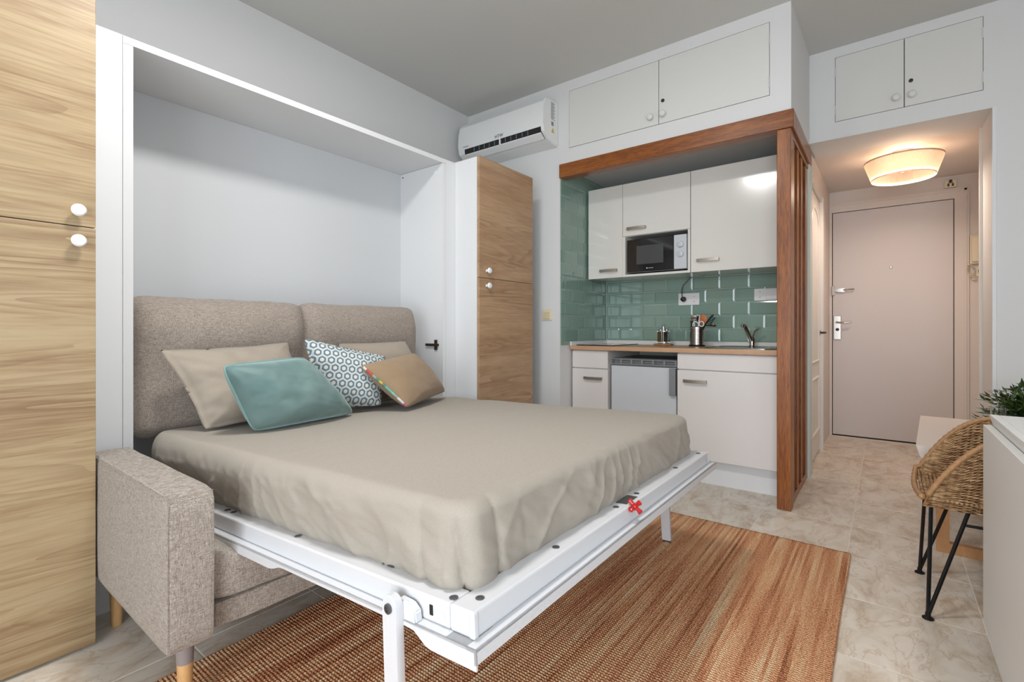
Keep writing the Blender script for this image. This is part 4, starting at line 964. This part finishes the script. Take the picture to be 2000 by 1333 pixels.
# mattress wrapped in a fitted cotton sheet
def mattress():
    x0, x1, y0, y1 = 0.050, BW-0.050, 0.060, 1.62
    cx, cy, hx, hy = (x0+x1)/2, (y0+y1)/2, (x1-x0)/2, (y1-y0)/2
    r = 0.028; bm = B()
    # perimeter loop of a rounded rectangle
    def rr(inset, rad, npc=16, nside=(250, 250)):
        pts = []; HX, HY = hx-inset, hy-inset; rad = max(rad, 0.004)
        segs = [((HX, -HY+rad), (HX, HY-rad), (HX-rad, HY-rad), 0), ((HX-rad, HY), (-HX+rad, HY), (-HX+rad, HY-rad), PI/2),
                ((-HX, HY-rad), (-HX, -HY+rad), (-HX+rad, -HY+rad), PI), ((-HX+rad, -HY), (HX-rad, -HY), (HX-rad, -HY+rad), 3*PI/2)]
        for a, b, c, a0 in segs:
            for k in range(nside[0]): t = k/nside[0]; pts.append((a[0]+(b[0]-a[0])*t, a[1]+(b[1]-a[1])*t))
            for k in range(npc): an = a0+PI/2*k/npc; pts.append((c[0]+rad*math.cos(an), c[1]+rad*math.sin(an)))
        return pts
    loops = []
    H = 0.158
    zs = []
    for k in range(25): zs.append((0.0, -0.034+ (H-r+0.034)*k/24))       # side: inset, z
    for k in range(1, 9): a = PI/2*k/8; zs.append((r*(1-math.cos(a)), H-r+r*math.sin(a)))
    for k in range(1, 26): zs.append((r+(hx-r-0.01)*k/25, H))
    n = None; prev = None
    for li, (ins, z) in enumerate(zs):
        base = rr(ins, 0.038*(1 if ins < r else max(0, 1-(ins-r)/0.1)) + 0.006); n = len(base); ring = []
        for (px, py) in base:
            X, Y = cx+px, cy+py
            out = Vector((px/hx, py/hy, 0)); out = Vector((math.copysign(abs(out.x)**9, out.x), math.copysign(abs(out.y)**9, out.y), 0))
            if out.length > 1e-6: out.normalize()
            zt = z
            side = 1.0 if ins == 0 else max(0.0, 1-ins/r)
            hfrac = (z+0.034)/(H+0.034)
            # vertical folds on the sides, tucked in under the bottom
            s = (px*1.0 - py*1.3)*1.0
            fold = 0.0
            if side > 0:
                q = Vector((px*9+2*hfrac, py*9-1.5*hfrac, 0))
                q2 = Vector((px*16+5*hfrac, py*16-4*hfrac, 7)); q3 = Vector((px*4, py*4, hfrac*3))
                rid = (1-abs(noise.noise(q2))*2.4)
                fold = 0.010*noise.noise(q)+0.005*max(-0.3, rid)*(0.35+0.65*max(0, noise.noise(q3)+0.35))+0.002*noise.noise(q*4)
                sl = (px if abs(py) > hy-0.05 else py)
                rg = max(0, 1-abs(noise.noise(Vector((sl*8+3.5*hfrac*noise.noise(Vector((sl*2, 5, 0))), hfrac*1.1, 4 if px > 0 else 9))))*3.2)
                fold += 0.0055*rg**2
                fold *= side*(0.35+0.9*math.sin(PI*min(1, hfrac*1.05)))*(1.25-0.6*hfrac)
                tuck = -0.020*max(0, 1-hfrac*5)**2
                bulg = 0.010*math.sin(PI*min(1, max(0, hfrac)))
                fold += (tuck+bulg)*side
            wr = 0
            if z > H-r:
                tq = Vector((X*2.2, Y*4.5, 1)); cr = max(0, 1-abs(noise.noise(Vector((X*2.3+Y*0.7, Y*5-X*0.8, 2))))*5)**2; wr = 0.0016*cr*max(0, noise.noise(Vector((X*3, Y*3, 8)))+0.3)+0.0028*noise.noise(tq)+0.0012*noise.noise(Vector((X*3+Y*2, Y*16-X*3, 0)))
                zt += wr + 0.027*(Y-0.1) * min(1, max(0, (z-(H-r))/r))       # slightly fuller towards the head
            if px < 0: X += -0.044*(Y/1.6)*min(1, -px/hx)*min(1, max(0, hfrac*1.6-0.25))
            p = Vector((X, Y, zt))+out*fold
            # gathered pleats at the near left foot corner
            dc = math.hypot(X-x0, Y-y0)
            if dc < 0.26 and side > 0:
                ang = math.atan2(Y-(y0+0.10), X-(x0+0.10))
                g = math.exp(-(dc/0.13)**2)
                p += out*(0.036*g*(abs(math.sin(ang*4.0+0.8*hfrac))**0.5-0.62)*(1-hfrac*0.7)) + Vector((0, 0, 0))
            ring.append(bm.verts.new(p))
        if prev:
            for k in range(n): bm.faces.new((prev[k], prev[(k+1)%n], ring[(k+1)%n], ring[k]))
        else: bm.faces.new(ring[::-1])
        prev = ring
    bm.faces.new(prev)
    # top face grid is open in the middle: fill from last ring (flat strip)
    return bm
mt = thing('mattress', 'mattress in a wrinkled beige fitted sheet on the bed frame', 'mattress', A, rot=(-TILT, ROLL, YAW))
obj('fitted_sheet', mattress(), 'sheet', mt, local=True, angle=180)

# ================================================================ PILLOWS (each from its four corner points in the room)
def pillow(name, corners, th, mat, label, cat='pillow', pipe=None, flange=0.0, seed=0, wr=0.006, curve=0.05, group=None, n=44, trim=None, corner=0.03):
    TL, TR, BR, BL_ = [Vector(c) for c in corners]
    nrm = ((TR-BL_).cross(TL-BR)).normalized()
    if nrm.y > 0: nrm = -nrm          # towards the camera side
    cen = (TL+TR+BR+BL_)/4
    t = thing(name, label, cat, cen-Vector((0, 0, 0.0)), group=group)
    def base(u, v):
        # u 0..1 left-right, v 0..1 bottom-top, sides drawn in between the corners
        uu, vv = u*2-1, v*2-1
        k_ = 1-corner*(abs(uu)**7)*(abs(vv)**7); uu *= k_; vv *= k_
        cu = curve*(1-vv*vv)*uu; cv = curve*(1-uu*uu)*vv
        cu += (u*2-1)-uu; cv += (v*2-1)-vv
        u2, v2 = (u*2-1-cu+1)/2, (v*2-1-cv+1)/2
        return BL_*(1-u2)*(1-v2)+BR*u2*(1-v2)+TR*u2*v2+TL*(1-u2)*v2
    def hgt(u, v):
        uu, vv = abs(u*2-1), abs(v*2-1)
        if flange:
            uu = min(1, uu/(1-flange)); vv = min(1, vv/(1-flange))
        return (max(0, 1-uu**2.6))**0.55*(max(0, 1-vv**2.6))**0.55
    def surf(sgn):
        def f(u, v):
            h = hgt(u, v); p = base(u, v)
            e = min(u, 1-u, v, 1-v); near = math.exp(-e*9)
            d = Vector((u*5+seed, v*5, sgn))
            w_ = wr*(noise.noise(d)*0.7+noise.noise(d*2.6)*0.5*(0.4+near)+math.sin(((u-.5)*(1 if abs(u-.5) > abs(v-.5) else 0)+v*1.0)*40+seed)*0.10*near)
            ck = 0
            for q_, (a_, b_) in enumerate(((0, 0), (1, 0), (0, 1), (1, 1))):
                dx_, dy_ = abs(u-a_), abs(v-b_); dd = math.hypot(dx_, dy_)
                ck += math.exp(-dd*6.5)*math.sin(math.atan2(dy_, dx_+1e-5)*(9+q_)+seed+q_)*min(1, dd*8)
            w_ += wr*0.9*ck
            return p+nrm*(sgn*(th/2*h)+w_*(0.25+h)*(1 if sgn > 0 else 0.4)) + nrm*(0.0015*sgn)
        return f
    bm = B()
    rim = {}
    for sgn in (1, -1):
        f = surf(sgn); g = [[None]*(n+1) for _ in range(n+1)]
        for j in range(n+1):
            for i in range(n+1):
                if i in (0, n) or j in (0, n):
                    if (i, j) not in rim: rim[(i, j)] = bm.verts.new(f(i/n, j/n))
                    g[j][i] = rim[(i, j)]
                else: g[j][i] = bm.verts.new(f(i/n, j/n))
        for j in range(n):
            for i in range(n): bm.faces.new((g[j][i], g[j][i+1], g[j+1][i+1], g[j+1][i]))
    obj('cover', bm, mat, t, angle=180)
    per = [base(k/30, 0) for k in range(30)]+[base(1, k/30) for k in range(30)]+[base(1-k/30, 1) for k in range(30)]+[base(0, 1-k/30) for k in range(31)]
    if pipe: b2 = B(); tube(b2, per, 0.0045, 8); obj('piping', b2, pipe, t)
    if trim: trim(t, base, nrm)
    return t
pillow('pillow', [(0.612, 2.10, 0.927), (1.118, 2.125, 0.945), (1.150, 1.96, 0.630), (0.722, 1.98, 0.626)], 0.19, 'pillow', 'beige cotton pillow leaning behind the teal cushion', seed=2, flange=0.06, curve=0.075, wr=0.016, group='beige pillows')
pillow('pillow', [(1.36, 2.13, 0.93), (1.775, 2.11, 0.935), (1.90, 2.00, 0.635), (1.42, 2.00, 0.632)], 0.14, 'pillow', 'beige cotton pillow mostly hidden behind the tan cushion', seed=12, flange=0.06, curve=0.04, wr=0.009, group='beige pillows')

def mk_hex():
    m, nt, b = new_mat('hexagon_print')
    uv = N(nt, 'ShaderNodeUVMap'); uv.uv_map = 'UVMap'
    sp = N(nt, 'ShaderNodeSeparateXYZ'); nt.links.new(uv.outputs[0], sp.inputs[0])
    def mth(op, a, bb=None, c=None):
        n = N(nt, 'ShaderNodeMath', operation=op)
        for i, x in enumerate((a, bb, c)):
            if x is None: continue
            if isinstance(x, (int, float)): n.inputs[i].default_value = x
            else: nt.links.new(x, n.inputs[i])
        return n.outputs[0]
    K = 11.5; x = mth('MULTIPLY', sp.outputs[0], K); y = mth('MULTIPLY', sp.outputs[1], K*0.95)
    r3 = 1.7320508
    def cell(ox, oy):
        fx = mth('SUBTRACT', mth('FRACT', mth('ADD', x, ox)), 0.5)
        fy = mth('MULTIPLY', mth('SUBTRACT', mth('FRACT', mth('ADD', mth('DIVIDE', y, r3), oy)), 0.5), r3)
        ax = mth('ABSOLUTE', fx); ay = mth('ABSOLUTE', fy)
        return mth('MAXIMUM', ax, mth('ADD', mth('MULTIPLY', ax, 0.5), mth('MULTIPLY', ay, 0.8660254)))
    d = mth('MINIMUM', cell(0, 0), cell(0.5, 0.5))
    r = ramp(nt, [(0.0, (214, 209, 200)), (0.20, (212, 207, 198)), (0.23, (96, 117, 128)), (0.385, (96, 117, 128)), (0.41, (206, 210, 208)), (0.46, (206, 210, 208)), (0.5, (172, 190, 194))])
    r.color_ramp.interpolation = 'LINEAR'
    nt.links.new(d, r.inputs[0]); nt.links.new(r.outputs[0], b.inputs['Base Color']); b.inputs['Roughness'].default_value = 0.85
    return m
M['hex'] = mk_hex()
px = pillow('pillow', [(1.135, 2.035, 0.962), (1.50, 1.93, 0.868), (1.428, 1.87, 0.640), (1.17, 1.96, 0.648)], 0.13, 'hex', 'white cushion printed with blue-grey hexagons', cat='cushion', seed=5, flange=0.05, curve=0.03, wr=0.006)
cv = [c for c in px.children if c.name.startswith('cover')][0]
me = cv.data; uvl = me.uv_layers.new(name='UVMap')
TLh, TRh, BRh, BLh = Vector((1.135, 2.035, .962)), Vector((1.50, 1.93, .868)), Vector((1.428, 1.87, .64)), Vector((1.17, 1.96, .648))
ex = ((TRh-TLh)+(BRh-BLh)).normalized(); ey = ((TLh-BLh)+(TRh-BRh)); ey = (ey-ex*ey.dot(ex)).normalized()
for lp in me.loops:
    p = me.vertices[lp.vertex_index].co; uvl.data[lp.index].uv = (p.dot(ex)/0.42+0.5, p.dot(ey)/0.42+0.5)

pillow('pillow', [(0.716, 1.815, 0.873), (1.050, 1.87, 0.885), (1.278, 1.86, 0.628), (0.820, 1.81, 0.628)], 0.21, 'velvet', 'teal velvet cushion with piped edge at the front', cat='cushion', pipe='teal_pipe', seed=9, curve=0.01, wr=0.008, corner=0.055)
def bright_trim(t, base, nrm):
    cols = [(196, 60, 50), (228, 224, 214), (200, 66, 54), (150, 160, 150), (206, 178, 60), (70, 130, 110), (96, 176, 160), (120, 190, 176), (214, 208, 214), (190, 80, 120)]
    cols = [tuple(int(c*0.8+30) for c in q) for q in cols]; cols = [cols[q] for q in (1, 0, 2, 3, 5, 4, 5, 6, 6, 7, 3, 1, 8, 9)]; n = len(cols)
    for k in range(n):
        bm = B(); pts = [base(0.0, 1-(0.05+0.92*(k+s/4)/n))+nrm*0.004 for s in range(5)]
        tube(bm, pts, 0.0058, 8); obj('trim_band', bm, plain('ribbon_tone', cols[k], 0.7), t, label='multicoloured printed ribbon edge' if k == 0 else None)
pillow('pillow', [(1.305, 1.865, 0.838), (1.70, 1.955, 0.876), (1.945, 1.97, 0.645), (1.460, 1.725, 0.640)], 0.14, 'tan', 'tan linen cushion with multicoloured edge ribbon', cat='cushion', seed=17, curve=0.03, wr=0.005, trim=bright_trim)

# ================================================================ WICKER CHAIR
CX, CF, CBk = 2.40, -0.095, -0.60
ch = thing('wicker_chair', 'woven rattan tub chair on black iron legs beside the white console', 'chair', (CX, -0.33, 0))
def shell(s, v):
    """s -1..1 around the tub (0 = middle of back), v 0 bottom .. 1 rim"""
    a = abs(s); sg = 1 if s >= 0 else -1
    # plan outline: straight arms then round back
    hw_b, hw_t = 0.185, 0.225
    hw = hw_b+(hw_t-hw_b)*v
    yb = CBk+0.07*(1-v); yf = CF-0.01*(1-v)-0.02*v
    R = hw
    Ls = (yf-(yb+R)); La = R*PI/2; tot = Ls+La; d = a*tot
    if d <= La: an = d/R; x = CX+sg*R*math.sin(an); y = yb+R-R*math.cos(an)
    else: x = CX+sg*R; y = yb+R+(d-La)
    q = min(1, max(0, (y-yf)/(-0.36)))
    top = 0.432+0.205*(1-(1-min(1, q/0.62))**2.1)+0.025*q
    z = 0.385+(top-0.385)*v
    if q > 0.55: y -= 0.03*(q-0.55)/0.45*v
    return Vector((x, y, z))
obj('weave_shade_shell', grid_surface(lambda u, v: shell(u*2-1, v*0.98)+Vector((0, 0, 0)), 60, 12), 'wicker_dark', ch, angle=180)  # added darker shell: stops light leaking through, paints shade between strands
bm = B(); rows = 46; NS = 250
for r in range(rows):
    v = (r+0.5)/rows; pts = []
    for i in range(NS+1):
        s = -1+2*i/NS; p = shell(s, v); p2 = shell(min(1, s+0.01), v); tt = (p2-p); tt = tt if tt.length > 1e-6 else Vector((0, 1, 0))
        nn = Vector((tt.y, -tt.x, 0)).normalized(); pts.append(p+nn*0.0040*math.sin(i*PI/4.0+(PI if r % 2 else 0))+Vector((0, 0, 0.0012*noise.noise(Vector((i*.3, r, 0))))))
    tube(bm, pts, 0.0033, 4)
o = obj('weave', bm, 'wicker', ch, kind='stuff', angle=180)
bm = B()
for k in range(31):
    s = -1+2*k/30; tube(bm, [shell(s, v/8) for v in range(9)], 0.003, 5)
obj('stakes', bm, 'wicker_rim', ch, kind='stuff')
# wrapped rim: rim tube with ribs from radius modulation
bm = B(); pts = [shell(-1+2*i/260, 1.0) for i in range(261)]; front = []
pf = [Vector((CX+0.225-0.45*k/30, CF-0.005+0.012*math.sin(PI*k/30), 0.425-0.016*math.sin(PI*k/30))) for k in range(31)]
allp = pts+pf
tube(bm, allp, 0.009, 8, radii=[0.0088+0.0012*math.sin(i*2.1) for i in range(len(allp))]); obj('wrapped_rim', bm, 'wicker_rim', ch, angle=180)
def seat_fn(u, v):
    y = CF-0.01+(CBk+0.10-CF)*v; hw = 0.205*(1 if v < 0.55 else math.sqrt(max(0.02, 1-((v-0.55)/0.5)**2)))
    return Vector((CX+(u*2-1)*hw, y, 0.412-0.014*math.sin(PI*u)+0.0015*math.sin(v*150)))
obj('seat', grid_surface(seat_fn, 30, 90), 'wicker', ch, angle=180)
bm = B()
for k in range(28):
    y = CF-0.0+(-0.012)*k; tube(bm, [(CX-0.2+0.4*i/24, y, 0.416-0.014*math.sin(PI*i/24)+0.002*math.sin(i*PI+k*PI)) for i in range(25)], 0.0048, 5)
obj('seat_weave', bm, 'wicker', ch, kind='stuff')
def hair_leg(foot, tops, label=None):
    bm = B(); f = Vector(foot)
    for tp in tops: tube(bm, [f+Vector((0, 0, 0.012)), Vector(tp)], 0.0062, 8)
    lathe(bm, [(0.017, 0), (0.017, 0.003), (0.008, 0.009), (0.008, 0.02)], f, seg=18)
    obj('leg', bm, 'black_metal', ch)
ZF = 0.383
hair_leg((2.597, -0.112, 0.0005), [(2.50, -0.125, ZF), (2.53, -0.215, ZF)])
hair_leg((2.203, -0.117, 0.0005), [(2.285, -0.13, ZF), (2.245, -0.225, ZF)])
hair_leg((2.60, -0.57, 0.0005), [(2.50, -0.50, ZF), (2.55, -0.42, ZF)])
hair_leg((2.20, -0.57, 0.0005), [(2.30, -0.50, ZF), (2.25, -0.42, ZF)])
bm = B(); tube(bm, [(2.285, -0.13, ZF), (2.50, -0.125, ZF), (2.545, -0.20, ZF), (2.55, -0.44, ZF), (2.50, -0.50, ZF), (2.30, -0.50, ZF), (2.25, -0.44, ZF), (2.235, -0.2, ZF), (2.285, -0.13, ZF)], 0.0062, 8)
tube(bm, [(2.235, -0.215, 0.335), (2.24, -0.50, 0.335)], 0.005, 8); tube(bm, [(2.575, -0.16, 0.29), (2.575, -0.50, 0.29)], 0.005, 8)
obj('seat_ring', bm, 'black_metal', ch)

# ================================================================ LOW TABLE, PLANT, GLASSWARE
tb = thing('low_table', 'low white-topped table with oak sled legs behind the wicker chair', 'table', (3.36, -0.50, 0), rot=(0, 0, -0.06))
bm = B(); prism(bm, [(-0.50, 0.36, 0.47), (-0.50, 0.345, 0.42), (-0.50, 0.28, 0.372), (-0.50, -0.30, 0.372), (-0.50, -0.36, 0.42), (-0.50, -0.38, 0.47)], (1.00, 0, 0))
obj('top', bm, 'table_white', tb, local=True, smooth=False)
for x in (-0.48, 0.40):
    bm = B(); box(bm, x, x+0.035, 0.245, 0.29, 0.0005, 0.3715); box(bm, x, x+0.035, -0.30, -0.255, 0.0005, 0.3715); box(bm, x, x+0.035, -0.255, 0.245, 0.0005, 0.045)
    obj('sled_leg', bm, 'table_wood', tb, local=True, smooth=False)
pt = thing('potted_plant', 'leafy green plant in a pale pot on the low table', 'plant', (3.22, -0.535, 0.471))
PC = Vector((3.22, -0.535, 0.471))
obj('pot', lathe(B(), [(0.045, 0), (0.062, 0.09), (0.064, 0.10), (0.058, 0.10), (0.056, 0.085), (0, 0.085)], PC, seg=28), 'plant_pot', pt)
def mk_leaf():
    m, nt, b = new_mat('plant_leaf')
    oi = N(nt, 'ShaderNodeNewGeometry'); r = ramp(nt, [(0.0, (24, 40, 18)), (0.5, (52, 78, 34)), (1.0, (104, 128, 64))])
    nt.links.new(oi.outputs['Random Per Island'], r.inputs[0]); nt.links.new(r.outputs[0], b.inputs['Base Color']); b.inputs['Roughness'].default_value = 0.45
    return m
M['leaf'] = mk_leaf()
leafbm = B(); stembm = B(); rng = random.Random(4)
for k in range(170):
    a = rng.uniform(0, 2*PI); el = rng.uniform(0.12, 1.35); L = rng.uniform(0.10, 0.20); d = Vector((math.cos(a)*math.cos(el), math.sin(a)*math.cos(el), math.sin(el)))
    p0 = PC+Vector((rng.uniform(-.03, .03), rng.uniform(-.03, .03), 0.088)); pts = [p0+d*L*s/5+Vector((0, 0, -0.035*(s/5)**2*math.cos(el))) for s in range(6)]
    tube(stembm, pts, 0.0011, 4)
    for s in range(2, 6):
        for side in (-1, 1, 0) if s == 5 else (-1, 1):
            c = pts[s]; x, y, z = basis(d); ld = (d*0.8+x*side*0.7+y*rng.uniform(-.5, .5)).normalized(); wd = ld.cross(Vector((rng.uniform(-.4, .4), rng.uniform(-.4, .4), 1))).normalized()
            l2 = rng.uniform(0.032, 0.050); w2 = 0.0075
            vs = [leafbm.verts.new(q) for q in (c, c+ld*l2*.4+wd*w2, c+ld*l2+Vector((0, 0, -.004)), c+ld*l2*.4-wd*w2)]
            leafbm.faces.new(vs)
obj('leaves', leafbm, 'leaf', pt, kind='stuff', smooth=False); obj('stems', stembm, 'leaf', pt, kind='stuff')
cf = thing('carafe', 'clear glass carafe with a flared base in front of the plant', 'carafe', (3.0, -0.395, 0.471))
obj('glass_body', lathe(B(), [(0, 0), (0.055, 0.0), (0.058, 0.03), (0.050, 0.075), (0.030, 0.105), (0.0265, 0.125), (0.026, 0.185), (0.0235, 0.185), (0.024, 0.125), (0.0275, 0.104), (0.0475, 0.074), (0.0555, 0.03), (0.052, 0.004), (0, 0.004)], (3.0, -0.395, 0.4715), seg=36, cap=False), 'glass', cf)
tg = thing('tumbler', 'small clear glass tumbler between the carafe and the plant', 'glass', (3.07, -0.45, 0.471))
obj('glass_body', lathe(B(), [(0, 0), (0.028, 0), (0.036, 0.135), (0.0345, 0.135), (0.0265, 0.004), (0, 0.004)], (3.07, -0.462, 0.4715), seg=30, cap=False), 'glass', tg)

# ================================================================ WHITE CONSOLE
cs = thing('console_cabinet', 'white handleless console at the right edge of the picture', 'cabinet', (1.56, -0.46, 0))
obj('plinth', bxm(1.10, 2.02, -0.70, -0.33, 0.001, 0.102), 'gap', cs, smooth=False)
obj('body', bxm(1.05, 2.075, -0.70, -0.262, 0.103, 0.694), 'console', cs, smooth=False)
obj('front_panel', bxm(1.05, 2.079, -0.260, -0.240, 0.101, 0.705, 0.0014), 'console', cs)
bm = B(); prism(bm, [(1.05, y, z) for y, z in ((-0.274, 0.6945), (-0.266, 0.6945), (-0.261, 0.705), (-0.2575, 0.721), (-0.2540, 0.7327), (-0.2548, 0.7372), (-0.274, 0.7372))], (1.029, 0, 0))
obj('grip_rail', bm, 'console', cs)
obj('top_panel', bxm(1.05, 2.079, -0.70, -0.2760, 0.6945, 0.7367, 0.0014), 'console', cs)
